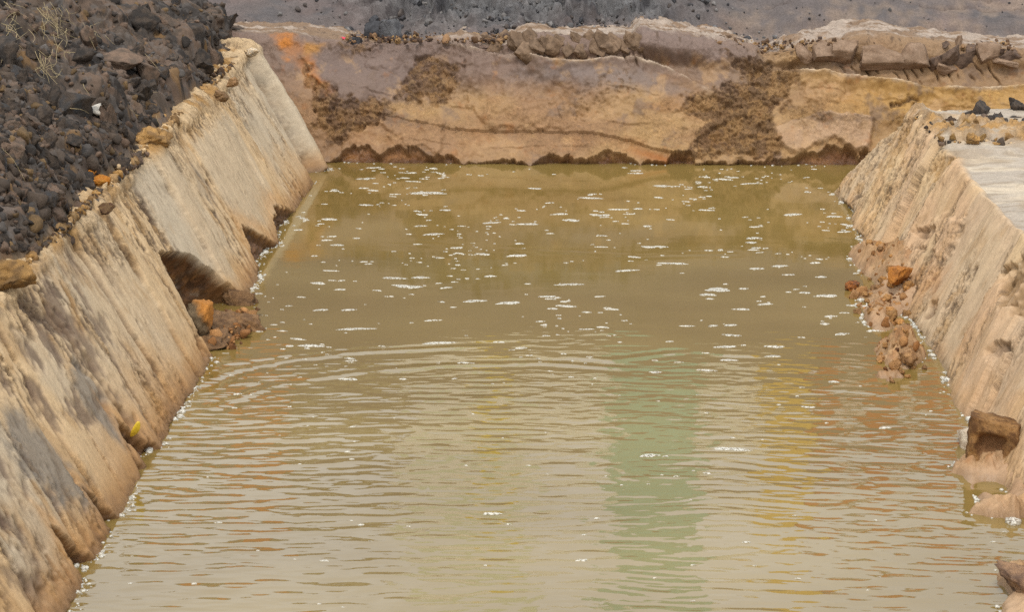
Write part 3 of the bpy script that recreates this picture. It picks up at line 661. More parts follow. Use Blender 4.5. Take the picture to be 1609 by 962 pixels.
C = mix(C, mix(flat(HX.shape, OCH), flat(HX.shape, SAND * .8), ss(-.2, .3, W2)), (1 - ss(-.05, .05, dd)) * .8)
HN = np.array([.52, -.30, .80]); HN /= np.linalg.norm(HN)
HP = np.stack([HX, HY, 1.0 + Hb], -1) + (Hh - Hb)[..., None] * HN * .95
grid('spoil_heap', HP, C, np.clip(.74 - .12 * W2, .5, .9), M_soil, flip=False, G=.55 + .2 * W1, kind='structure', label='dark spoil heap of lumpy dug earth on the left of the trench', category='spoil heap')
def heap_pt(x, y):
    u = float(np.interp(y, ty, tx)) - x
    i = int(np.clip(np.searchsorted(hy, y), 0, len(hy) - 1)); j = int(np.clip(np.searchsorted(hu, u), 0, len(hu) - 1)); return HP[i, j].copy()
HPF = HP.reshape(-1, 3)[::2]
def on_heap(px, py):
    dr = _f + (px - CPX) / FPX * _r - (py - CPY) / FPX * _u; dr = dr / np.linalg.norm(dr)
    q = HPF - _c; t = q @ dr; dist = np.linalg.norm(q - t[:, None] * dr, axis=1)
    k = np.where(dist < max(.03, dist.min() * 1.5))[0]
    return HPF[k[np.argmin(t[k])]].copy()

# ================================================================== FAR GROUND and spoil ridge behind
gx = np.arange(-9, 10.5, .02); gy = np.concatenate([np.arange(18.2, 21.6, .016), np.arange(21.6, 31, .12)])
SX, SY = np.meshgrid(gx, gy, indexing='ij')
W1 = fbm(SX * 1.4, SY * 1.8, 0, 4, 501); W2 = fbm(SX * 8, SY * 8, 0, 4, 502); W3 = fbm(SX * 30, SY * 30, 0, 3, 503)
H = .975 + dip(SX) + .015 * W1 - .04 * (1 - ss(18.2, 18.5, SY))
rise = np.clip(SY - 19.0 - .12 * W1 + .10 * np.clip(-SX - 1.5, 0, 2), 0, 9)
H += .52 * np.clip(rise, 0, 7.4) + .05 * ss(0, .1, rise) + .06 * fbm(SX * .9, SY * .9, 0, 3, 505) * ss(0, .5, rise) - .3 * np.clip(rise - 7.4, 0, 5)
mound = np.exp(-(((SX + .65) / 1.25) ** 2 + ((SY - 19.25) / .45) ** 2) ** 1.5) * .85 + .4 * np.exp(-(((SX - .75) / .5) ** 2 + ((SY - 19.15) / .3) ** 2) ** 1.5)
rh, cid, gid, kid = rubble_h(SX * 4.2, SY * 4.2, 51); rh2, g0_, g1, k0_ = rubble_h(SX * 10, SY * 10, 55)
mm_ = np.clip(mound * 1.8, 0, 1) * ss(-.6, .0, W1 + .2)
H += mound * .30 + mm_ * (.34 * (rh - .4) + .10 * (rh2 - .4) + .02 * W2 + .008 * W3)
rr = ss(.2, .5, fbm(SX * 2.2, SY * 2.2, 0, 4, 507)) * .8 * ss(1.0, 1.6, SX)
H += rr * (.05 * (rh2 - .4) + .012 * W2) + .003 * W3
ckc = np.abs(((SY + .12 * fbm(SX * 1.6, SY * 1.6, 0, 3, 509)) / .16 + .3 * W2) % 1 - .5)
ckm = ss(-.05, .3, fbm(SX * 1.2, SY * 3, 0, 3, 511)) * ss(.1, .4, rise) * (1 - mm_)
H -= .03 * (1 - ss(.02, .10, ckc)) * ckm
C = mix(flat(SX.shape, rgb(102, 94, 92)), flat(SX.shape, rgb(114, 100, 96)), ss(-.3, .5, W1))
C = mix(C, GREYD, ss(.1, .5, fbm(SX * 3, SY * 6, 0, 4, 513)) * .6)
strip = (1 - ss(-.35, .05, rise + .1 * W2 + .15 * W1)) * (1 - np.clip(mm_ * 1.5, 0, 1))
C = mix(C, mix(flat(SX.shape, rgb(168, 154, 144)), flat(SX.shape, rgb(140, 118, 102)), ss(-.1, .4, fbm(SX * 3, SY * 7, 0, 4, 515))), strip * .85)
C = mix(C, rgb(150, 130, 112), ss(1.1, 1.8, SX) * (1 - ss(.5, 1.1, rise)) * ss(-.6, .6, W2 + W1) * .5)
C = mix(C, mix(flat(SX.shape, rgb(112, 111, 112)), flat(SX.shape, rgb(70, 69, 72)), ss(.4, .7, .5 * cid + .5 * gid + .3 * W2)), mm_)
C = mix(C, GREYL, ss(.05, .4, fbm(SX * 3, SY * 5, 0, 4, 517)) * mm_ * .6)
C = mix(C, rgb(70, 56, 50), (1 - ss(.02, .10, ckc)) * ckm * .5)
Hd = mound * .1 + mm_ * (.34 * (rh - .4) + .10 * (rh2 - .4) + .02 * W2)
grid('far_ground', np.stack([SX, SY - .55 * Hd, H - .15 * Hd], -1), C, .8, M_soil, flip=True, kind='structure')
def fg_z(x, y):
    i = int(np.clip((x - gx[0]) / .02, 0, len(gx) - 1)); j = int(np.clip(np.searchsorted(gy, y), 0, len(gy) - 1)); return float(H_fg[i, j])
H_fg = H

# outer ground: one sheet from the works out to the horizon, with an opening where the trench is
ring_in = [(-10, 4.5), (8.6, 4.5), (8.6, 16.4), (10.4, 18.3), (10.4, 30.5), (-8.9, 30.5), (-10, 19)]
V = []; Fc = []
zi = [1.0, .8, .78, .85, 2.3, 2.3, 1.0]
for k, (x, y) in enumerate(ring_in):
    V.append((x, y, zi[k])); a = math.atan2(y - 17, x); V.append((60 * math.cos(a), 17 + 60 * math.sin(a), 1.0)); V.append((2500 * math.cos(a), 17 + 2500 * math.sin(a), .8))
nR = len(ring_in)
for k in range(nR):
    j = (k + 1) % nR
    for q in (0, 1): Fc.append((3 * k + q, 3 * j + q, 3 * j + q + 1, 3 * k + q + 1))
me = mesh_arrays('ground', np.array(V), np.array(Fc)[:, ::-1], np.tile(rgb(120, 110, 98), (len(V), 1)), .9, soil_material('ground_soil', .2, .5))
link('ground', me, kind='structure')
# the trench end under the photographer, and its bed under the water
me = mesh_arrays('trench_bed', np.array([(-2.4, 5.6, -.5), (8.5, 5.6, -.5), (10.3, 18.4, -.5), (-3.2, 18.4, -.5), (-10, 4.5, 1.0), (8.6, 4.5, .8), (8.7, 16.5, -.5)], float),
                 np.array([(0, 1, 2, 3), (4, 5, 1, 0)]), np.tile(SAND, (7, 1)), .9, M_soil)
link('trench_bed', me, kind='structure')

# ================================================================== WATER
wx = np.concatenate([np.arange(-2.95, 3.05, .018), np.arange(3.1, 9.5, .12)])
wy = np.concatenate([np.arange(5.2, 12.6, .0085), np.arange(12.6, 18.2, .022)])
SX, SY = np.meshgrid(wx, wy, indexing='ij')
yb = 11.75 + .35 * np.exp(-((SX - .2) / 1.2) ** 2) - .12 * SX + .25 * fbm(SX * .7, SY * .7, 0, 3, 601)
rip = ss(-1.0, .9, yb - SY + .9 * fbm(SX * .9, SY * 1.1, 0, 3, 602))
rip2 = ss(.6, 2.2, yb - SY)
cur = SY - .10 * np.cos((SX - .3) * .9) * 0.8 + .10 * fbm(SX * .7, SY * .7, 0, 3, 616) + .03 * SX * ss(9, 11, SY)                 # crests bow slightly
hgt = (.00025 + .0012 * rip) * fbm(SX * 1.5, cur * 7.5, 0, 2, 603) + (.00004 + (.0011 * rip + .0004 * rip2) * (.55 + .9 * ss(-.4, .5, fbm(SX * .9, SY * 1.5, 0, 3, 614)))) * fbm(SX * 3.2, cur * 17, 0, 2, 605) + (.0006 * rip * ss(-.5, .5, fbm(SX * 1.3, SY * 2.2, 0, 3, 611))) * fbm(SX * 9, cur * 34, 0, 2, 606) + .00028 * rip * ss(-.4, .4, fbm(SX * 1.1 + 4, SY * 1.8, 0, 3, 612)) * fbm(SX * 15, cur * 52, 0, 1, 613) + .0009 * rip * fbm(SX * 4 + SY * 3.5, SY * 13 - SX * 2.2, 0, 2, 617) + (.00012 + .0016 * rip) * fbm(SX * 5 + 3, SY * 9, 0, 3, 608, .6)
for pts_, amp_ in (([(300, 612), (360, 585), (460, 566), (560, 554), (680, 548), (800, 545)], .0032), ([(340, 640), (430, 606), (560, 585), (700, 574), (860, 572), (990, 580)], .0022), ([(1180, 560), (1060, 556), (960, 566), (860, 560)], .002), ([(620, 380), (800, 392), (1000, 402), (1150, 398)], .0006)):
    ld = line_dist([on_z(*p)[:2] for p in pts_], SX, SY + .03 * fbm(SX * 2, SY * 2, 0, 2, 609))
    hgt += amp_ * np.exp(-(ld / .10) ** 2) * np.cos(ld * 42) * ss(-.6, .1, fbm(SX * 3, SY * 3, 0, 2, 610))
hgt += .0006 * np.exp(-((SY - yb + .15) / .09) ** 2) * ss(-.1, .5, fbm(SX * .9, 0, 0, 2, 607) + .3)
me = mesh_arrays('water', np.stack([SX, SY, hgt], -1).reshape(-1, 3), grid_faces(*SX.shape)[:, ::-1])
Mw = bpy.data.materials.new('muddy_water'); Mw.use_nodes = True
n = Mw.node_tree.nodes; l = Mw.node_tree.links; b = n['Principled BSDF']
tc = n.new('ShaderNodeTexCoord')
mp = n.new('ShaderNodeMapping'); mp.inputs['Scale'].default_value = (.5, 1.0, 1); l.new(tc.outputs['Object'], mp.inputs['Vector'])
t1 = n.new('ShaderNodeTexNoise'); t1.inputs['Scale'].default_value = .9; t1.inputs['Detail'].default_value = 5; l.new(mp.outputs[0], t1.inputs['Vector'])
cr = n.new('ShaderNodeValToRGB'); cr.color_ramp.elements[0].position = .35; cr.color_ramp.elements[1].position = .68
cr.color_ramp.elements[0].color = (.165, .110, .030, 1); cr.color_ramp.elements[1].color = (.214, .149, .046, 1)
l.new(t1.outputs[0], cr.inputs[0]); l.new(cr.outputs[0], b.inputs['Base Color'])
b.inputs['Roughness'].default_value = .04; b.inputs['IOR'].default_value = 1.9
t2 = n.new('ShaderNodeTexNoise'); t2.inputs['Scale'].default_value = 40; t2.inputs['Detail'].default_value = 3; l.new(mp.outputs[0], t2.inputs['Vector'])
bp = n.new('ShaderNodeBump'); bp.inputs['Strength'].default_value = .05; bp.inputs['Distance'].default_value = .004
l.new(t2.outputs[0], bp.inputs['Height']); l.new(bp.outputs[0], b.inputs['Normal'])
me.materials.append(Mw)
link('water', me, kind='structure')

# ================================================================== BUILDING across the site (seen mirrored in the near water)
M_cream = plain('cream_render', (.88, .85, .76), .8, 2, .08); M_green = plain('green_paint', (.27, .56, .45), .5, 3, .12); M_ochre = plain('ochre_paint', (.74, .46, .10), .6, 3, .1)
M_brick = plain('red_brick', (.52, .11, .07), .8, 6, .25); M_oran = plain('orange_sheet', (.60, .17, .07), .6, 4, .15); M_yel = plain('yellow_paint', (.70, .50, .04), .5, 4, .1)
M_glass = plain('dark_glass', (.05, .06, .06), .08, 3, .1, .5); M_pgrn = plain('pale_green_render', (.70, .80, .62), .8, 2, .1); M_grw = plain('grey_render', (.34, .31, .24), .8, 2, .12); M_roof = plain('roof_sheet', (.30, .30, .30), .6, 2, .15)
def box_mesh(name, x0, x1, y0, y1, z0, z1, mat):
    V = np.array([(x, y, z) for x in (x0, x1) for y in (y0, y1) for z in (z0, z1)], float)
    Fb = np.array([(0, 1, 3, 2), (4, 6, 7, 5), (0, 4, 5, 1), (2, 3, 7, 6), (0, 2, 6, 4), (1, 5, 7, 3)])
    me = mesh_arrays(name, V, Fb, None, None, mat, False); return me
bl = bpy.data.objects.new('building', None); col.objects.link(bl); bl.location = (0, 36, 0)
bl['label'] = 'tall cream building with green and ochre columns mirrored in the near water'; bl['category'] = 'building'
def bpart(name, *a): return link(name, box_mesh(name, *a), bl)
bpart('wall', -3.1, 4.5, 0, 9, .6, 10.3, M_cream)
bpart('stair_tower', -3.05, -.7, .5, 4, 10.4, 12.4, M_pgrn)
bpart('wing', 4.503, 16, .1, 9, .6, 9.8, M_cream)
bpart('grey_wing', -13.8, -3.103, -.25, 9, .7, 9.3, M_grw)
bpart('column', .85, 2.45, -.5, -.004, .7, 12.2, M_green)
bpart('column', 3.72, 4.49, -.6, -.004, .7, 10.1, M_ochre)
for x0, x1 in ((4.62, 5.0), (5.5, 6.1), (6.6, 7.3), (7.8, 8.2)): bpart('brick_bay', x0, x1, -.3, .096, .7, 9.6, M_brick)
bpart('sign_board', -1.55, -1.1, -.7, -.1, 7.2, 8.6, M_yel)
bpart('orange_panel', -6.3, -5.2, -.45, -.254, 7.0, 9.0, M_oran)
bpart('orange_panel', -7.6, -6.7, -.45, -.254, 7.0, 8.6, M_oran)
bpart('roof', -3.3, 4.7, .1, 9.3, 10.303, 10.4, M_roof)
bpart('wing_roof', 4.8, 16.3, -.3, 9.3, 9.804, 9.95, M_roof)
bpart('wing_roof', -14.1, -3.4, -.5, 9.3, 9.304, 9.45, M_roof)
for x0 in (-12.5, -10.2, -4.9, 9.2, 11.4, 13.4):
    for z0 in (3.2, 6.4):
        yf = -.25 if x0 < -3.1 else .1
        wn = bpart('window', x0, x0 + 1.2, yf - .06, yf - .003, z0, z0 + 1.5, M_cream)
        link('pane', box_mesh('pane', x0 + .1, x0 + 1.1, yf - .075, yf - .063, z0 + .1, z0 + 1.4, M_glass), wn)

# ================================================================== CLODS
def ico(sub):
    bm = bmesh.new(); bmesh.ops.create_icosphere(bm, subdivisions=sub, radius=1)
    V = np.array([v.co[:] for v in bm.verts]); Fi = np.array([[v.index for v in f.verts] for f in bm.faces]); bm.free(); return V, Fi
ICO = {k: ico(k) for k in (1, 2, 3, 4)}
def lump(sub, seed, cuts=9, cut=(.55, .85), noise=.16, fine=0.05, scale=(1, 1, 1), box=False):
    rs = np.random.RandomState(seed); V, Fi = ICO[sub]; V = V.copy()
    V *= (1 + noise * fbm(V[:, 0] * 1.3 + seed, V[:, 1] * 1.3, V[:, 2] * 1.3, 3, seed % 50))[:, None]
    for k in range(cuts):
        nn = rs.normal(size=3); nn /= np.linalg.norm(nn); c = rs.uniform(*cut)
        h = V @ nn - c; V = V - np.where(h > 0, h, 0)[:, None] * nn
    if box:
        for a in range(3):
            c = rs.uniform(.5, .62); V[:, a] = np.clip(V[:, a], -c, c)
    if fine:
        V *= (1 + fine * fbm(V[:, 0] * 3.2 + seed, V[:, 1] * 3.2, V[:, 2] * 3.2, 5, seed % 41, .68))[:, None]
        if sub > 2: V *= (1 + fine * .7 * (np.abs(perlin(V[:, 0] * 6 + seed, V[:, 1] * 6, V[:, 2] * 6, 8)) * 2 - .6))[:, None]
    return V * np.array(scale), Fi
def lump_mesh(name, seed, ca, cb, rough=.75, mat=None, sub=3, **kw):
    V, Fi = lump(sub, seed, **kw)
    m = ss(-.25, .35, fbm(V[:, 0] * 2.5 + seed, V[:, 1] * 2.5, V[:, 2] * 2.5, 4, 3))
    return mesh_arrays(name, V, Fi, mix(flat((len(V),), ca), flat((len(V),), cb), m), rough, mat or M_clod, True)
def place(name, me, loc, s, rot=None, **props):
    o = link(name, me, **props); o.location = loc
    o.scale = s if hasattr(s, '__len__') else (s, s, s)
    o.rotation_euler = rot if rot is not None else (random.uniform(0, 6.28), random.uniform(0, 6.28), random.uniform(0, 6.28))
    return o
def scatter(name, items, variants, mat, **props):
    """joined crumbs: items = (x, y, z, radius); variants = [(V, F, C)]"""
    VV, FF, CC = [], [], []; base = 0
    rs = np.random.RandomState(len(items))
    for (x, y, z, r) in items:
        V, Fi, ca = variants[rs.randint(len(variants))]
        a, b_, c_ = rs.uniform(0, 6.28, 3)
        R = np.array(Euler((a, b_, c_)).to_matrix())
        VV.append((V * r * rs.uniform(.7, 1.3, 3)) @ R.T + (x, y, z)); FF.append(Fi + base); base += len(V)
        CC.append(np.tile(ca * rs.uniform(.75, 1.2), (len(V), 1)))
    me = mesh_arrays(name, np.concatenate(VV), np.concatenate(FF), np.concatenate(CC), .8, mat, True)
    return link(name, me, **props)

dark_meshes = [lump_mesh('dark_clod', 100 + k, (HEAP, HEAPD, HEAPP, HEAP)[k % 4], (HEAPD, HEAP, HEAP, rgb(70, 69, 70))[k % 4], sub=4, cuts=10 + k % 6, cut=(.4, .72), fine=0.088 + .05 * (k % 3), noise=.5) for k in range(12)]
rs = np.random.RandomState(5)
G_D = 'dark clods on the left spoil heap'; L_D = 'dark lumpy clod of wet earth lying among others on the left spoil heap'
n_d = 0
while n_d < 285:
    y = rs.uniform(9.6, 18.4) if rs.rand() < .8 else rs.uniform(9.6, 13)
    t_ = float(np.interp(y, ty, tx)); left_lim = -.28 * y - .25
    if left_lim > t_ + .1: continue
    u = rs.uniform(-.06, max(.1, min(2.2, t_ - left_lim)))
    if rs.rand() < .2: u = rs.uniform(0, .2)
    x = t_ - u
    r = min(.13, .042 * math.exp(rs.exponential(.42)))
    s = np.array([r, r, r]) * rs.uniform(.75, 1.3, 3)
    hp = heap_pt(x, y); mi = rs.randint(12)
    cw = ('grey black', 'brown black', 'purple brown', 'dark grey')[mi % 4]; sw = 'large' if r > .075 else 'medium' if r > .048 else 'small'
    if u < .16: rw = 'at the heap foot beside the left lip, ' + ('near end' if y < 12 else 'middle stretch' if y < 15 else 'far end')
    else: rw = ('near the bottom of' if y < 12 else 'on the middle of' if y < 14.5 else 'on the upper part of' if y < 16.5 else 'at the far end of') + ' the spoil heap' + (' near the frame edge' if x < left_lim + .6 else '')
    place('dark_clod', dark_meshes[mi], tuple(hp - HN * r * .12), tuple(s), label=sw + ' ' + cw + ' clod ' + rw, category='clod', group=G_D)
    n_d += 1
med = [(*lump(2, 800 + k, 9, (.42, .75), .5, .14), c) for k, c in enumerate((HEAP, HEAPD, HEAPP, HEAP, HEAP * .85, HEAPD * 1.2, rgb(90, 84, 80), rgb(112, 90, 62), HEAP, HEAPP * .9))]
items = []
while len(items) < 1500:
    y = rs.uniform(9.3, 18.6) if rs.rand() < .75 else rs.uniform(9.3, 13); t_ = float(np.interp(y, ty, tx)); left_lim = -.28 * y - .2
    u = rs.uniform(0, max(.15, min(2.3, t_ - left_lim))); hp = heap_pt(t_ - u, y); r = .022 + .016 * rs.exponential(.8); r = min(r, .07)
    items.append((hp[0], hp[1], hp[2] - r * .15, r))
scatter('earth_lumps', items, med, M_soil, kind='stuff', label='soft lumps of dug earth making up the spoil heap surface', category='earth lumps')
small_dark = [(*lump(2, 200 + k, 7, (.4, .75), .4, .3), c) for k, c in enumerate((HEAP, HEAPD, HEAPP, HEAP, rgb(90, 86, 84), rgb(110, 88, 60)))]
items = []
while len(items) < 1500:
    y = rs.uniform(9.3, 18.6); t_ = float(np.interp(y, ty, tx)); left_lim = -.28 * y - .2
    u = rs.uniform(-.16, max(.15, min(2.3, t_ - left_lim))); x = t_ - u
    if u < -.02 and rs.rand() < .5: continue
    r = .006 + .009 * rs.exponential(.8); r = min(r, .024)
    hp = heap_pt(x, y); items.append((hp[0], hp[1], max(hp[2], .99) + r * .3, r))
scatter('dark_crumbs', items, small_dark, M_soil, kind='stuff', label='fine dark earth crumbs covering the spoil heap', category='crumbs')

def place_on(name, me, pt, r, label, cat, group=None, flatten=1.0, sink=.3, rot=None):
    kw = dict(label=label, category=cat)
    if group: kw['group'] = group
    q = rs.uniform(.8, 1.25, 3)
    return place(name, me, (pt[0], pt[1], pt[2] + r * flatten * (1 - sink)), (r * q[0], r * q[1], r * flatten * q[2]), rot or (rs.uniform(-.4, .4), rs.uniform(-.4, .4), rs.uniform(0, 6.28)), **kw)
# two flat broken slabs lying together on the heap
sl_me = [lump_mesh('flat_slab', 300 + k, HEAPP * 1.15, HEAP, mat=M_slab, sub=4, cuts=9, cut=(.4, .65), noise=.2, fine=0.1, box=True) for k in range(3)]
p = on_heap(190, 100); place('earth_slab', sl_me[0], p + np.array([0, 0, .05]), (.24, .16, .12), (.5, .25, .2), label='large flat purple brown slab of earth high on the spoil heap', category='earth slab')
p = on_heap(235, 118); place('earth_slab', sl_me[1], p + np.array([0, 0, .03]), (.17, .15, .12), (.4, .3, 1.2), label='cracked brown earth slab just below the largest slab on the heap', category='earth slab')
p = on_heap(138, 58); place('earth_slab', sl_me[2], p + np.array([0, 0, .03]), (.09, .12, .16), (.5, -.3, .4), label='upright narrow slab of brown earth with orange edge near the straw', category='earth slab')
p = on_heap(108, 165); place('dark_boulder', dark_meshes[3], p, (.17, .16, .17), label='biggest black rounded clod left of the white stone chip', category='clod')
p = on_heap(345, 103); place('dark_boulder', dark_meshes[7], p + np.array([0, 0, .03]), (.11, .10, .09), label='blue black round clod near the lip at the far end of the heap', category='clod')
p = on_heap(230, 35); place('dark_boulder', dark_meshes[1], p, (.15, .13, .15), label='tall grey clod near the top edge of the spoil heap', category='clod')
# white stone chip
chip = lump_mesh('stone_chip', 320, rgb(224, 218, 208), rgb(200, 190, 176), mat=M_slab, cuts=9, cut=(.35, .7), noise=.1, fine=0.02)
p = on_heap(152, 170); place('stone_chip', chip, p + np.array([.02, -.06, .03]), (.075, .06, .045), (.7, .2, .3), label='small pale angular stone chip lying on the dark spoil heap', category='stone')

# ochre lumps along the left lip
och_me = [lump_mesh('ochre_clod', 340 + k, (OCH * 1.1, TAN, OCHD, OCH)[k % 4], (OCHD, OCH, RED, rgb(186, 150, 96))[k % 4], sub=4, cuts=8, cut=(.45, .75), noise=.5, fine=0.143) for k in range(6)]
big = [((238, 218), .15, 'large yellow ochre clod on the left lip below the dark heap', ), ((245, 190), .09, 'brown ochre clod behind the largest ochre clod on the left lip'), ((348, 152), .065, 'reddish brown crumbly clod at the far left lip'), ((365, 130), .055, 'brown crumbly clod nearest the far corner of the left lip'), ((160, 288), .065, 'bright orange clod on the near left lip'), ((125, 285), .12, 'pale ochre clod beside the bright orange clod'), ((30, 440), .14, 'dark ochre clod at the left edge above the nearest bank'), ((395, 83), .06, 'pale knob of sand at the far end of the left lip'), ((165, 330), .06, 'small yellow brown clod in front of the dark boulder on the left lip')]
for k, ((px, py), r, lb) in enumerate(big):
    z0 = 1.03; p = on_z(px, py, z0)
    me = och_me[k % 6]
    if 'orange' in lb: me = lump_mesh('orange_clod', 380, ORNG * 1.05, rgb(200, 140, 62), sub=4, cuts=8, noise=.35, fine=0.138)
    if 'pale knob' in lb: me = lump_mesh('sand_knob', 381, SANDP, SAND, sub=4, cuts=5, noise=.4, fine=0.193)
    if 'reddish' in lb or 'brown crumbly' in lb: me = lump_mesh('brown_clod', 382 + k, rgb(158, 124, 90), OCHD, sub=4, cuts=6, noise=.5, fine=0.154)
    place_on('ochre_clod', me, p, r * .9, lb, 'clod', 'ochre clods along the left lip', .6, .75)
items = []
for k in range(1100):
    y = rs.uniform(8.6, 17.5); x = float(np.interp(y, ty, tx)) + rs.uniform(-.05, .25)
    x = min(x, -2.76); items.append((x, y, 1.0 + rs.uniform(0, .02), .007 + .011 * rs.exponential(.8)))
och_small = [(*lump(2, 400 + k, 7, (.4, .75), .4, .3), c) for k, c in enumerate((OCH, TAN, OCHD, SAND, SPECK, HEAP))]
scatter('ochre_crumbs', items, och_small, M_soil, kind='stuff', label='ochre and brown crumbs along the left trench lip', category='crumbs')

# grey clods on the mound behind the trench
grey_me = [lump_mesh('grey_clod', 420 + k, (rgb(104, 104, 106), rgb(76, 76, 80))[k % 2], (rgb(82, 82, 86), rgb(60, 60, 64))[k % 2], sub=4, cuts=12, cut=(.4, .65), noise=.35, fine=0.1 if k < 2 else .26, box=k < 2) for k in range(6)]
for (px, py, r, lb) in ((612, 40, .16, 'smooth grey clay block standing at the left end of the grey mound'), (588, 40, .13, 'rounded darker grey clay lump left of the smooth grey block'), (560, 46, .08, 'small dark grey lump nearest the red scrap'), (705, 22, .20, 'big flat faced grey clay block in the middle of the grey mound'), (860, 10, .17, 'grey clay block near the top edge right of the mound middle'), (935, 14, .15, 'grey block toward the right end of the grey mound'), (820, 45, .10, 'grey lump at the front foot of the mound behind the cracked lip')):
    p = on_z(px, py + 4, 1.06); p[1] = min(p[1], 18.75 + .012 * (48 - py)); p[0] = on_plane(px, py, (0, p[1], 0), (0, 1, 0))[0]; p[2] = fg_z(p[0], p[1])
    place('grey_block', grey_me[0] if 'dark' not in lb else grey_me[1], (p[0], p[1], p[2] + r * .35), (r * 1.3, r * 1.1, r * 1.2), (rs.uniform(-.2, .2), rs.uniform(-.2, .2), rs.uniform(0, 6)), label=lb, category='clay block')
for k in range(110):
    x = rs.normal(-.45, .85); y = rs.uniform(18.8, 19.6)
    if not -2.2 < x < 1.5: continue
    r = .025 * math.exp(rs.exponential(.5)); r = min(r, .1)
    place('grey_clod', grey_me[rs.randint(6)], (x, y, fg_z(x, y) + r * .3), r, label=('large' if r > .055 else 'small') + ' grey clod on the mound behind the trench, ' + ('left part' if x < -1 else 'middle' if x < 0 else 'right part'), category='clod', group='grey clods on the mound behind the trench')
items = []
for k in range(2200):
    x = rs.normal(-.35, .9) if k % 6 else rs.uniform(-3, 5); y = rs.uniform(18.6, 19.9); r = (.006 + .010 * rs.exponential(.8)) * (1 if k % 6 else .55); items.append((x, y, fg_z(x, y) + r * .3, r))
gs_ = [(*lump(2, 440 + k, 7, (.4, .75), .4, .3), c) for k, c in enumerate((rgb(100, 98, 98), rgb(66, 64, 66), rgb(84, 76, 72), rgb(130, 126, 124)))]
scatter('grey_crumbs', items, gs_, M_soil, kind='stuff', label='small grey crumbs strewn over the ground beyond the trench', category='crumbs')

# broken clay slabs on the far lip
GS = 'broken clay slabs on the far trench lip'
slabs = [((1293, 75), (.10, .08, .07), 'left brown slab of the cracked row on the far lip', (.9, 0, .2)), ((1327, 73), (.115, .09, .09), 'rounded brown slab second in the cracked row on the far lip', (.9, .1, -.1)), ((1262, 78), (.09, .08, .05), 'thin ragged slab at the left end of the far lip row', (.5, .3, .2)),
         ((1385, 84), (.20, .11, .10), 'long smooth clay slab in the middle of the far lip row', (.8, .03, 0)), ((1437, 86), (.12, .10, .10), 'smooth clay slab right of the vertical crack on the far lip', (.8, -.03, 0)),
         ((1506, 60), (.035, .035, .065), 'small upright lump standing on top of the broken far lip', (0, .1, .3)), ((1487, 66), (.05, .04, .035), 'small dark lump beside the upright lump on the far lip', None),
         ((1470, 92), (.09, .08, .08), 'dark crumbly block right after the smooth slabs on the far lip', None), ((1496, 84), (.10, .08, .09), 'dark shattered block behind the pale flake on the far lip', None), ((1513, 92), (.10, .03, .10), 'pale tilted flake leaning among the dark broken blocks', (.3, .5, .2)),
         ((1487, 103), (.10, .05, .05), 'low brown slab below the shattered blocks', (.4, .1, .3)), ((1548, 78), (.10, .07, .11), 'brown faced block standing at the right end of the far lip', (.2, .1, .5)), ((1578, 92), (.11, .07, .03), 'flat brown slab lying right of the standing block', (.1, .1, .1)), ((1530, 72), (.08, .07, .07), 'dark clod behind the standing brown block', None), ((1590, 80), (.10, .08, .06), 'dark clod at the far right of the far lip', None)]
for k, ((px, py), s, lb, rot) in enumerate(slabs):
    dark = 'dark' in lb
    me = lump_mesh('clay_slab', 460 + k, rgb(108, 88, 74) if dark else rgb(148, 124, 104), rgb(80, 64, 54) if dark else rgb(126, 102, 82), mat=M_slab, sub=4, cuts=12, cut=(.4, .66), noise=.15, fine=0.132 if dark else .07, box=not dark)
    x, yy_, z = ray_hit(FARF, px, py + 5)
    place('clay_slab', me, (x, yy_ - .01 + .02 * dark, z), tuple(v * (1.75 if not dark else 1.35) for v in s), rot if rot else (rs.uniform(-.3, .3), rs.uniform(-.3, .3), rs.uniform(0, 6)), label=lb, category='clay slab', group=GS)
GF = 'leaning clay flakes along the middle of the far lip'
fl_me = [lump_mesh('clay_flake', 490 + k, rgb(126, 104, 84), rgb(98, 78, 60), mat=M_slab, sub=4, cuts=9, cut=(.4, .7), noise=.2, fine=0.14, box=True) for k in range(4)]
for k in range(22):
    px = 770 + k * 11 + rs.uniform(-5, 5); py = rs.uniform(66, 86) if k % 2 else rs.uniform(58, 68)
    x, yy_, z = ray_hit(FARF, px, py)
    s = rs.uniform(.09, .15)
    place('clay_flake', fl_me[k % 4], (x, yy_ + .015, z), (s * 1.2, s * .5, s * 1.0), (rs.uniform(-.9, -.2), rs.uniform(.3, .9), rs.uniform(-.5, .5)), label=('upper' if k % 2 == 0 else 'lower') + ' leaning clay flake in the ' + ('left third' if k < 7 else 'middle' if k < 15 else 'right third') + ' of the cracked far lip', category='clay flake', group=GF)
items = []
for k in range(1500):
    px = rs.uniform(540, 1600); x, z = on_far(px, 66); y = 18.05 + rs.uniform(0, .5); r = .006 + .010 * rs.exponential(.7)
    items.append((x, y, .99 - .045 * ss(2.6, 4, x) - .07 * math.exp(-((x - 1.75) / .22) ** 2) + rs.uniform(-.01, .02), r))
br_ = [(*lump(2, 520 + k, 7, (.4, .75), .4, .3), c) for k, c in enumerate((DKB, BRN, rgb(84, 66, 56), TAN))]
scatter('brown_crumbs', items, br_, M_soil, kind='stuff', label='brown crumbs along the top of the far bank', category='crumbs')

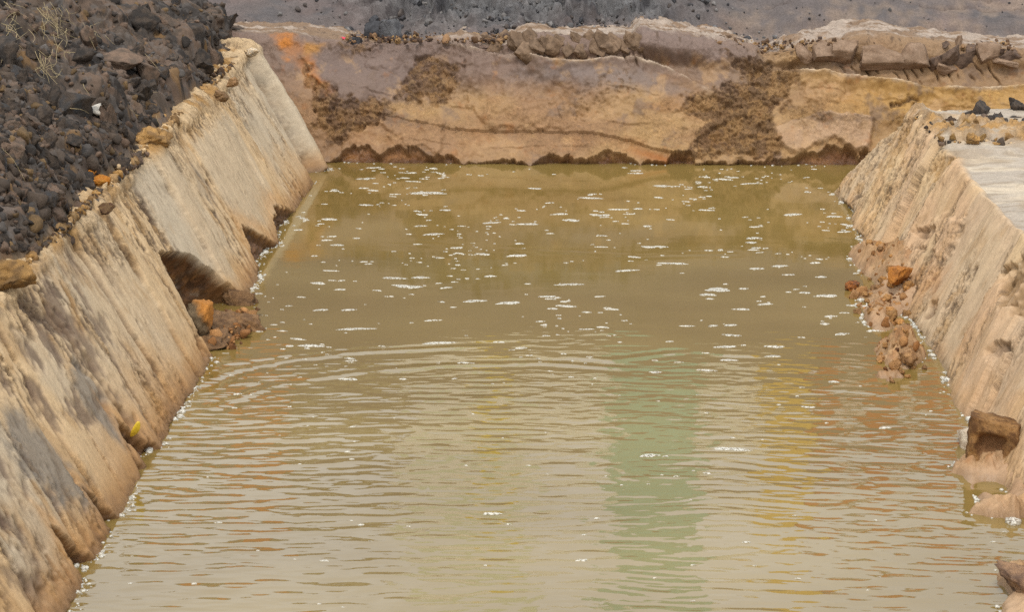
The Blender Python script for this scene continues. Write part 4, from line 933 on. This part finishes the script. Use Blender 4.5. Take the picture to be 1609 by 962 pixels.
# right bank top: dark clods and ochre rubble
for k in range(34):
    a = rs.rand(); px = 1450 + 175 * a; py = rs.uniform(176, 196) if a < .7 else rs.uniform(172, 205)
    p = on_z(px, py, RH + .01); r = min(.07, .018 * math.exp(rs.exponential(.6)))
    place('dark_clod', dark_meshes[rs.randint(12)], (p[0], p[1], RH + r * .35), r, label=('large' if r > .035 else 'small') + ' dark clod on the pale top of the right bank, ' + ('left end of the row' if px < 1510 else 'middle of the row' if px < 1570 else 'right end of the row'), category='clod', group='dark clods on the right bank top')
for k, (px, py, r, lb) in enumerate(((1540, 184, .13, 'long dark brown clod at the back edge of the right bank top'), (1600, 178, .12, 'dark grey clod at the right edge of the picture on the bank top'), (1492, 196, .07, 'black clod at the left end of the dark row on the right bank top'), (1600, 212, .07, 'square black clod at the end of the ochre rubble'))):
    p = on_z(px, py, RH); place('dark_boulder', dark_meshes[k], (p[0], p[1], RH + r * .3), (r * 1.1, r * .8, r * .5), label=lb, category='clod')
for k in range(44):
    px = rs.uniform(1478, 1600); py = rs.uniform(193, 226) - (px - 1540) * .02
    p = on_z(px, py, RH + .01); r = min(.05, .018 * math.exp(rs.exponential(.5)))
    place('ochre_clod', och_me[rs.randint(6)], (p[0], p[1], RH + .025 + r * .25), r, label=('large' if r > .03 else 'small') + ' yellow brown clod in the right bank rubble strip, ' + ('left end' if px < 1520 else 'middle' if px < 1560 else 'right end'), category='clod', group='ochre rubble on the right bank top')
items = []
for k in range(1100):
    px = rs.uniform(1400, 1640); py = rs.uniform(176, 228); p = on_z(px, py, RH); r = .005 + .009 * rs.exponential(.7)
    if p[0] < 2.66: continue
    items.append((p[0], p[1], RH + r * .2, r))
scatter('mixed_crumbs', items, och_small + small_dark[:3], M_soil, kind='stuff', label='ochre and dark crumbs on the right bank top', category='crumbs')
# right foot: orange clods in the slumped soil
of_me = [lump_mesh('orange_brown_clod', 540 + k, (rgb(172, 130, 82), rgb(164, 124, 84), rgb(184, 134, 78))[k % 3], rgb(150, 112, 72), .6, sub=4, cuts=7, noise=.45, fine=0.143) for k in range(5)]
for k in range(70):
    if k < 48: px, py = rs.normal(1385, 22), rs.normal(445, 28)
    else: px, py = rs.normal(1408, 18), rs.normal(558, 16)
    p = on_z(px, py, .06); z = max(shelf_z(p[0], p[1]), .0); r = min(.042, .013 * math.exp(rs.exponential(.5)))
    place('orange_clod', of_me[rs.randint(5)], (p[0], p[1], z + r * .25), r, label=('large ' if r > .022 else 'small ') + 'brown clod ' + (('in the slumped soil at the right bank foot, ' + ('upper half' if py < 445 else 'lower half')) if k < 48 else 'on the islet of mud off the right bank'), category='clod', group='clods in the slump at the right bank foot')
me = lump_mesh('rust_clod', 560, rgb(176, 116, 54), rgb(146, 94, 46), .6, sub=4, cuts=8, cut=(.45,.7), noise=.35, fine=0.154)
p = on_z(1408, 425, .2); place('rust_clod', me, (p[0], p[1], .17), (.11, .09, .06), (.3, -.4, .5), label='rust orange clod half way up the right slump', category='clod')
me = lump_mesh('rust_clod', 561, rgb(170, 104, 50), rgb(96, 58, 30), .5, sub=4, cuts=7, noise=.4, fine=0.121)
p = on_z(1341, 455, 0); place('rust_clod', me, (p[0], p[1], .015), (.055, .05, .06), (.2, .1, .4), label='lone rust brown clod standing in the water off the right slump', category='clod')
me = lump_mesh('mud_ball', 562, rgb(176, 136, 94), rgb(134, 98, 64), .55, sub=4, cuts=6, noise=.3, fine=0.138)
p = on_z(1426, 562, .06); place('mud_ball', me, (p[0], p[1], .07), (.06, .06, .05), (.2, .1, .4), label='round brown mud ball on the small islet by the right bank', category='clod')
me = lump_mesh('pale_stone', 563, rgb(206, 192, 172), rgb(170, 150, 128), .55, cuts=8, noise=.25, fine=0.07)
p = on_z(1522, 700, .0); place('pale_stone', me, (p[0], p[1], .02), (.085, .09, .075), (.2, .1, .7), label='pale wet stone at the water edge left of the earth block', category='stone')
# the square earth block with a hollow front
bm = bmesh.new(); bmesh.ops.create_cube(bm, size=2); bmesh.ops.subdivide_edges(bm, edges=bm.edges[:], cuts=22, use_grid_fill=True)
V = np.array([v.co[:] for v in bm.verts]); Fq = np.array([[v.index for v in f.verts] for f in bm.faces]); bm.free()
nl = np.linalg.norm(V, axis=1, keepdims=True); Vn = V * (1 - .10 * (nl - 1) / .73)
hw = ss(0, .35, .72 - np.abs(V[:, 0] + .05)) * ss(0, .3, .62 - np.abs(V[:, 2] + .12)) * (V[:, 1] < -.95)
Vn[:, 1] += .75 * hw
nz = fbm(V[:, 0] * 1.4, V[:, 1] * 1.4, V[:, 2] * 1.4, 4, 571); nf = fbm(V[:, 0] * 6, V[:, 1] * 6, V[:, 2] * 6, 3, 572)
Vn *= (1 + .14 * nz + .06 * nf)[:, None]; Vn[:, 2] *= 1 - .12 * V[:, 0]
cb = mix(flat((len(V),), rgb(150, 112, 70)), flat((len(V),), rgb(104, 72, 42)), ss(-.2, .3, nz + nf * .6))
cb = mix(cb, rgb(140, 104, 72), hw)
me = mesh_arrays('earth_block', Vn, Fq, cb, .8, M_soil, True)
p = on_z(1571, 728, .04); place('earth_block', me, (p[0] - .03, p[1] + .05, .14), (.125, .10, .125), (-.10, .05, -.22), label='square earth block with a hollow front at the foot of the right bank', category='earth block')
me = lump_mesh('mud_lump', 574, rgb(150, 118, 90), rgb(104, 80, 64), .6, sub=4, cuts=8, noise=.4, fine=0.099)
p = on_z(1618, 905, .1); place('mud_lump', me, (p[0], p[1], .08), (.12, .16, .07), (.3, .2, .9), label='dark brown mud lump at the lower right corner beside the water', category='clod')

# left hollow: rust topped clod and slumped crumbs
V, Fi = lump(4, 580, 8, (.5, .8), .35, .12)
tp = ss(-.1, .35, V[:, 2] + .35 * V[:, 0] + .25 * fbm(V[:, 0] * 3, V[:, 1] * 3, V[:, 2] * 3, 3, 5))
me = mesh_arrays('rust_boulder', V, Fi, mix(flat((len(V),), rgb(126, 108, 84)), flat((len(V),), rgb(186, 126, 62)), tp), .7, M_soil)
p = on_left(322, 497); place('rust_boulder', me, (-2.19 - .61 * p[1] * .6, p[0], p[1] + .0), (.095, .13, .14), (.15, .55, .35), label='clod with a rust orange top sitting in the left bank hollow', category='clod')
for k, (px, py, s, lb) in enumerate(((365, 512, (.13, .14, .10), 'red brown lump of slumped soil at the mouth of the left hollow'), (392, 508, (.11, .12, .10), 'outermost red brown lump of the left hollow standing in the water'), (340, 535, (.14, .12, .06), 'low grey brown tongue of slumped soil below the rust topped clod'), (378, 470, (.08, .14, .09), 'brown lump along the far side of the left hollow'))):
    me = lump_mesh('slump_lump', 590 + k, rgb(156, 120, 84), rgb(118, 88, 60), .7, sub=4, cuts=6, noise=.5, fine=0.143)
    p = on_z(px, py + 8, 0); place('slump_lump', me, (p[0] - .03, p[1], .02), s, (rs.uniform(-.3, .3), rs.uniform(-.3, .3), rs.uniform(0, 6)), label=lb, category='clod')
items = []
for k in range(260):
    px, py = rs.uniform(300, 405), rs.uniform(490, 545); p = on_z(px, py, .02)
    if p[0] > -1.99: continue
    items.append((p[0], p[1], rs.uniform(0, .05), .008 + .012 * rs.exponential(.7)))
for k in range(500):
    px, py = rs.uniform(1340, 1450), rs.uniform(390, 590); p = on_z(px, py, .03); z = shelf_z(p[0], p[1])
    if z < -.01: continue
    items.append((p[0], p[1], z, .006 + .009 * rs.exponential(.7)))
scatter('slump_crumbs', items, [(*lump(2, 600 + k, 7, (.4, .75), .4, .3), c) for k, c in enumerate((rgb(150, 104, 62), rgb(110, 74, 44), rgb(176, 130, 84)))], M_soil, kind='stuff', label='wet brown crumbs in the slumps at the bank feet', category='crumbs')

# ================================================================== small finds: scrap, leaf, sprout, straw, twigs
M_red = plain('red_plastic', (.55, .03, .07), .35, 30, .3); M_leaf = plain('yellow_leaf', (.62, .44, .03), .5, 30, .3); M_spr = plain('yellow_green_leaf', (.50, .48, .06), .5, 40, .25); M_straw = plain('dry_straw', (.33, .26, .14), .8, 20, .35)
x, z = on_far(537, 48)
V, Fi = lump(3, 610, 9, (.4, .8), .4, .25)
o = place('red_scrap', mesh_arrays('red_scrap', V, Fi, None, None, M_red), (x, 18.25, .99), (.032, .025, .03), (.2, .4, .3), label='crumpled scrap of red plastic on the far lip', category='plastic scrap')
V2, F2 = lump(3, 611, 8, (.4, .8), .4, .2)
link('torn_end', mesh_arrays('torn_end', V2 * (1.3, .8, .5) + (-.4, -1.2, -1.0), F2, None, None, M_red), o)
# leaf at the left water edge: a curled blade
def blade(name, L, Wd, curl, mat, nseg=10, mw=4):
    pts = []
    for i in range(nseg + 1):
        t = i / nseg
        for j in range(-mw // 2, mw // 2 + 1):
            s_ = j / (mw / 2); ww = Wd * math.sin(math.pi * min(1, t * .92 + .06)) ** .7
            pts.append((s_ * ww, L * t * math.cos(curl * t * .5), L * t * math.sin(curl * t * .8) + .18 * Wd * s_ * s_))
    k = mw + 1
    me = mesh_arrays(name, np.array(pts), grid_faces(nseg + 1, k), None, None, mat); return me
py_, pz_ = on_left(204, 692)
o = link('fallen_leaf', blade('fallen_leaf', .10, .019, .9, M_leaf), label='yellow fallen leaf stuck at the water edge of the left bank', category='leaf'); o.location = (-2.13 - .61 * pz_ + .05, py_, pz_ + .10); o.rotation_euler = (-1.7, .3, .5)
md = o.modifiers.new('thickness', 'SOLIDIFY'); md.thickness = .002
py_, pz_ = on_right(1583, 668)
o = bpy.data.objects.new('seedling', None); col.objects.link(o); o.location = (2.2 + .6 * pz_ - .09, py_ - .05, pz_ - .02); o['label'] = 'small yellow green seedling growing above the earth block'; o['category'] = 'plant'
for k in range(6):
    q = link('leaf', blade('leaf', .075, .010, 1.2, M_spr, 8, 2), o); q.location = ((k - 2.5) * .011, 0, 0); q.rotation_euler = (1.3, (k - 2.5) * .22, rs.uniform(-.5, .5))
def tube(pts, r, nside=5):
    pts = [np.array(p, float) for p in pts]; V, Fq = [], []
    for i, p in enumerate(pts):
        t = pts[min(i + 1, len(pts) - 1)] - pts[max(i - 1, 0)]; t /= np.linalg.norm(t) + 1e-9
        a = np.cross(t, (.3, .2, .93)); a /= np.linalg.norm(a) + 1e-9; b_ = np.cross(t, a); rr_ = r * (1 - .5 * i / len(pts))
        for k in range(nside): V.append(p + rr_ * (math.cos(6.283 * k / nside) * a + math.sin(6.283 * k / nside) * b_))
    for i in range(len(pts) - 1):
        for k in range(nside): Fq.append((i * nside + k, i * nside + (k + 1) % nside, (i + 1) * nside + (k + 1) % nside, (i + 1) * nside + k))
    return np.array(V), np.array(Fq)
def curve_pts(ctrl, nseg=14):
    c = [np.array(p, float) for p in ctrl]; c = [2 * c[0] - c[1]] + c + [2 * c[-1] - c[-2]]; out = []
    for i in range(1, len(c) - 2):
        for k in range(nseg // (len(c) - 3) + 1):
            t = k / (nseg // (len(c) - 3) + 1)
            out.append(.5 * ((2 * c[i]) + (-c[i - 1] + c[i + 1]) * t + (2 * c[i - 1] - 5 * c[i] + 4 * c[i + 1] - c[i + 2]) * t * t + (-c[i - 1] + 3 * c[i] - 3 * c[i + 1] + c[i + 2]) * t ** 3))
    out.append(c[-2]); return out
def straw(name, strands, r, label):
    o = bpy.data.objects.new(name, None); col.objects.link(o); p0 = on_heap(*strands[0][0]); o.location = p0; o['label'] = label; o['category'] = 'dry grass'; o['group'] = 'dry straw and roots on the heap'
    for st in strands:
        a0, a1 = on_heap(*st[0]), on_heap(*st[-1]); pts = []
        for i, q in enumerate(st):
            dr = _f + (q[0] - CPX) / FPX * _r - (q[1] - CPY) / FPX * _u; yy = (a0[1] + (a1[1] - a0[1]) * i / (len(st) - 1)) - .07
            pts.append(_c + dr * (yy / dr[1]))
        V, Fq = tube(curve_pts(pts), r * .42 * rs.uniform(.6, 1.3)); link('stem', mesh_arrays('stem', V - p0, Fq, None, None, M_straw), o)
def wisps(cx, cy, n_, sx, sy, L):
    out = []
    for k in range(n_):
        x0, y0 = cx + rs.normal(0, sx), cy + rs.normal(0, sy); a = rs.normal(1.1, .5); pts = [(x0, y0)]
        for j in range(3):
            a += rs.normal(0, .45); x0 += L / 3 * math.cos(a); y0 += L / 3 * math.sin(a); pts.append((x0, y0))
        out.append([(max(2, p[0]), max(2, p[1])) for p in pts])
    return out
straw('dry_grass', [[(62, 12), (85, 35), (90, 48), (88, 30)], [(58, 12), (72, 28), (88, 42), (92, 60)], [(66, 28), (70, 45), (68, 62)], [(78, 2), (88, 18), (90, 42), (84, 50)], [(45, 38), (58, 52)]] + wisps(78, 30, 30, 12, 16, 30), .0042, 'largest tangle of dry straw high on the heap near the corner')
straw('dry_grass', [[(8, 8), (28, 18), (45, 28)], [(10, 40), (20, 58), (16, 78)], [(18, 28), (30, 38)]] + wisps(15, 40, 24, 9, 22, 26), .0042, 'straw wisps hanging at the left edge of the heap')
straw('dry_grass', [[(55, 80), (62, 96), (75, 115), (90, 132)], [(98, 108), (88, 122), (82, 120)], [(118, 82), (102, 82), (102, 90), (106, 94)]] + wisps(72, 95, 20, 12, 14, 24), .0042, 'straw and a hooked pale root below the big tangle')
straw('dry_grass', [[(130, 35), (138, 48), (142, 60), (150, 78)], [(165, 55), (180, 70)]] + wisps(140, 50, 5, 8, 10, 20), .0040, 'single bent straw beside the narrow upright slab')
straw('dry_grass', [[(228, 84), (240, 98), (252, 112)], [(0, 230), (20, 250), (40, 285)], [(110, 170), (128, 172), (140, 178)]] + wisps(180, 140, 6, 50, 25, 18), .0036, 'few scattered straws lower on the heap')
for k, ((a, b_), lb) in enumerate(((((680, 0), (682, 12)), 'pale upright twig standing in the grey mound'), (((730, 0), (738, 14)), 'thin twig leaning right of the pale upright twig'), (((668, 20), (680, 12)), 'short twig lying left of the big grey block'))):
    p, q = on_z(*a, 1.3), on_z(*b_, 1.15); z0 = fg_z(p[0], p[1]); z1 = fg_z(q[0], q[1])
    p1 = np.array([q[0], 19.2, fg_z(q[0], 19.2)]); p0 = np.array([p[0], 19.25, fg_z(p[0], 19.25) + .16])
    V, Fq = tube(curve_pts([p1, (p0 + p1) / 2 + np.array([.01, 0, .01]), p0]), .005); link('twig', mesh_arrays('twig', V, Fq, None, None, M_straw), label=lb, category='twig')

# ================================================================== FOAM on the water
M_foam = plain('foam', (.66, .64, .57), .5, 60, .12, .5, .3)
_n = M_foam.node_tree.nodes; _t = _n.new('ShaderNodeTexNoise'); _t.inputs['Scale'].default_value = 90; _t.inputs['Detail'].default_value = 3
_gq = _n.new('ShaderNodeNewGeometry'); M_foam.node_tree.links.new(_gq.outputs['Position'], _t.inputs['Vector'])
_m = _n.new('ShaderNodeMapRange'); _m.inputs[1].default_value = .36; _m.inputs[2].default_value = .56; _m.inputs[3].default_value = .10; _m.inputs[4].default_value = .85
M_foam.node_tree.links.new(_t.outputs[0], _m.inputs[0]); M_foam.node_tree.links.new(_m.outputs[0], _n['Principled BSDF'].inputs['Alpha'])
def flake(seed, n_=22):
    r_ = np.random.RandomState(seed); a = np.linspace(0, 6.283, n_, endpoint=False)
    rad = 1 + .35 * np.array([math.sin(2 * t + r_.uniform(0, 6)) * 0 for t in a])
    ph = r_.uniform(0, 6.28, 6); am_ = r_.uniform(.06, .26, 6)
    for k in range(6): rad = rad + am_[k] / (1 + .3 * k) * np.sin((k + 2) * a + ph[k])
    rad = np.clip(rad, .25, 2)
    V = [(0, 0, 1.0)]; Fi = []
    for q, h in ((.45, .95), (.8, .7), (1.0, -.5)):
        V += [(q * rad[i] * math.cos(a[i]), q * rad[i] * math.sin(a[i]), h) for i in range(n_)]
    for i in range(n_):
        j = (i + 1) % n_; Fi.append((0, 1 + i, 1 + j, 1 + j))
        for t in (0, 1): Fi.append((1 + t * n_ + i, 1 + (t + 1) * n_ + i, 1 + (t + 1) * n_ + j, 1 + t * n_ + j))
    return np.array(V), np.array(Fi)
def flake_tris(seed, n_=22):
    V, Fi = flake(seed, n_); T = []
    for q in Fi:
        T.append((q[0], q[1], q[2]))
        if q[3] != q[2]: T.append((q[0], q[2], q[3]))
    return V, np.array(T)
FL = [flake_tris(700 + k) for k in range(14)]
fl_meshes = [mesh_arrays('foam_patch', V, Fi, None, None, M_foam) for V, Fi in FL]
bigfoam = [(672, 303, 62, 7), (640, 450, 50, 8), (620, 437, 40, 5), (660, 436, 30, 5), (558, 517, 60, 5), (1058, 414, 45, 5), (895, 447, 48, 4), (800, 476, 42, 7), (690, 539, 60, 6), (985, 425, 40, 4), (890, 481, 40, 4), (860, 466, 30, 4), (928, 311, 36, 4), (1128, 455, 40, 12), (1112, 463, 28, 6), (1020, 388, 24, 5), (772, 350, 30, 3), (680, 368, 36, 4), (660, 355, 20, 3), (830, 352, 32, 5), (897, 346, 28, 6), (950, 338, 22, 4),
           (1245, 337, 34, 5), (1185, 374, 26, 5), (1180, 381, 22, 4), (1190, 422, 26, 4), (1225, 418, 26, 5), (1165, 486, 30, 4), (1202, 478, 26, 4), (1150, 527, 30, 5), (1148, 511, 22, 5), (1322, 525, 26, 5), (1310, 340, 24, 5), (1340, 480, 18, 5), (500, 445, 26, 6), (505, 487, 26, 4), (548, 487, 28, 4), (470, 295, 34, 4), (1040, 292, 34, 4), (700, 330, 20, 3), (575, 322, 22, 4), (1000, 272, 26, 3), (570, 281, 24, 3), (840, 296, 22, 3), (1110, 330, 26, 3), (770, 434, 20, 4), (745, 473, 36, 6), (1000, 268, 18, 3), (1290, 435, 18, 4), (1265, 460, 20, 4), (1120, 512, 18, 4), (1145, 566, 30, 4), (1030, 585, 26, 4), (1140, 545, 40, 5), (1110, 582, 30, 5), (1215, 560, 28, 5), (1310, 600, 18, 5), (1270, 640, 22, 4), (1150, 706, 60, 10), (1020, 716, 34, 8), (580, 280, 18, 3), (520, 345, 20, 4), (530, 385, 22, 4), (535, 455, 20, 3)]
def foam_at(px, py):
    return on_z(px, py, .0015)
for k, (px, py, wpx, hpx) in enumerate(bigfoam):
    p = foam_at(px, py); sc = p[1] * .963 + .97; rx = wpx / 2 / FPX * sc; dy = hpx * sc * sc / (FPX * CAMH * .97); ry = min(dy / 2 * .5, rx * .7); rx *= .92
    dv = 'by the far bank' if py < 320 else 'on the calm far water' if py < 400 else 'on the middle water' if py < 500 else 'on the rippled near water'; sv = 'off the left bank' if px < 600 else 'left of the middle' if px < 820 else 'right of the middle' if px < 1080 else 'off the right bank'
    o = link('foam_patch', fl_meshes[k % 14], label=('wide' if wpx > 36 else 'small' if wpx < 24 else 'medium') + ' white foam patch floating ' + dv + ', ' + sv, category='foam', group='foam patches on the water'); o.location = p; o.scale = (rx, max(ry, .007), .0025); o.rotation_euler = (0, 0, rs.uniform(-.25, .25))
VV, FF, base = [], [], 0
def add_flake(x, y, rx, ry, rot, h=.003):
    global base
    V, Fi = FL[rs.randint(14)]; c_, s_ = math.cos(rot), math.sin(rot)
    V = V * (rx, ry, h); V = np.stack([V[:, 0] * c_ - V[:, 1] * s_ + x, V[:, 0] * s_ + V[:, 1] * c_ + y, V[:, 2] + .0012], 1)
    VV.append(V); FF.append(Fi + base); base += len(V)
cnt = 0
while cnt < 620:
    x = rs.uniform(-2.1, 2.2); y = 11.2 + 6.2 * rs.rand() ** .9
    dens = .10 + .90 * ss(-.05, .35, float(fbm(x * 1.3, y * .9, 0, 3, 711, .65)))
    if y < 12.2: dens *= .6
    if rs.rand() > dens: continue
    rx = .006 + .015 * rs.exponential(.8); rx = min(rx, .08)
    add_flake(x, y, rx, rx * rs.uniform(.15, .45), rs.uniform(-.3, .3)); cnt += 1
for k in range(80):
    y = rs.uniform(8.0, 11.2); rx = .006 + .008 * rs.exponential(.7); add_flake(rs.uniform(-2.1, 2.2), y, rx, rx * .4, 0)
link('foam_flecks', mesh_arrays('foam_flecks', np.concatenate(VV), np.concatenate(FF), None, None, M_foam), kind='stuff', label='small white foam flecks scattered over the water', category='foam')
# bubbly scum where water meets soil
VV, FF, base = [], [], 0
BV, BF = ICO[1]
def bub(x, y, r):
    global base
    VV.append(BV * (r * rs.uniform(.8, 1.6), r * rs.uniform(.8, 1.8), r * .6) + (x, y, r * .15)); FF.append(BF + base); base += len(BV)
def shoreline(P, sgn):
    out = []
    for row in P[::3]:
        k = np.where((row[:-1, 2] < 0) & (row[1:, 2] >= 0))[0]
        k2 = np.where(row[:, 2] < .03)[0]
        if len(k): j = k[np.argmax(sgn * row[k, 0])]; out.append((row[j, 0], row[j, 1]))
    return out
for (x, y) in shoreline(LEFT_P[:, :60], 1):
    dn = ss(.02, .35, float(fbm(y * 1.4, 3, 0, 3, 721)))
    for (px, py, ww) in ((385, 440, .5), (340, 545, .3), (120, 930, .3), (140, 880, .15), (185, 780, .15), (275, 620, .15), (415, 375, .2), (215, 705, .12)):
        dn = max(dn, 1.0 * math.exp(-((y - on_z(px, py)[1]) / ww) ** 2))
    for k in range(int(round((dn + .02) * 6 * rs.rand()))): bub(x + abs(rs.normal(0, .022)), y + rs.normal(0, .015), .003 + .0045 * rs.exponential(.8))
for (x, y) in shoreline(RIGHT_P[:, :60], -1):
    dn = ss(-.1, .4, float(fbm(y * 1.4, 9, 0, 3, 723)))
    for k in range(int(round((dn + .02) * 6 * rs.rand()))): bub(x - abs(rs.normal(0, .02)), y + rs.normal(0, .015), .004 + .006 * rs.exponential(.8))
zc_ = (H_shelf[:-1, 1:] * H_shelf[1:, :-1]) < 0
ii, jj = np.where(zc_)
fo = fbm(xs[ii] * 4, ys[jj] * 3, 0, 3, 725)
for q in range(len(ii)):
    edge_out = 1.0 if xs[ii[q]] < 2.25 else .35
    if rs.rand() < .30 * edge_out * ss(-.25, .35, fo[q]): bub(xs[ii[q]] - abs(rs.normal(0, .012)), ys[jj[q]] + rs.normal(0, .015), .004 + .006 * rs.exponential(.8))
for row in FAR_P[::5]:
    if rs.rand() < .5 * ss(0, .3, float(fbm(row[0, 0] * 1.3, 1, 0, 2, 727))) + .05: bub(row[0, 0], 17.52 + rs.normal(0, .03), .006 + .006 * rs.rand())
link('shore_foam', mesh_arrays('shore_foam', np.concatenate(VV), np.concatenate(FF), None, None, M_foam), kind='stuff', label='white bubbly foam along the water edges', category='foam')
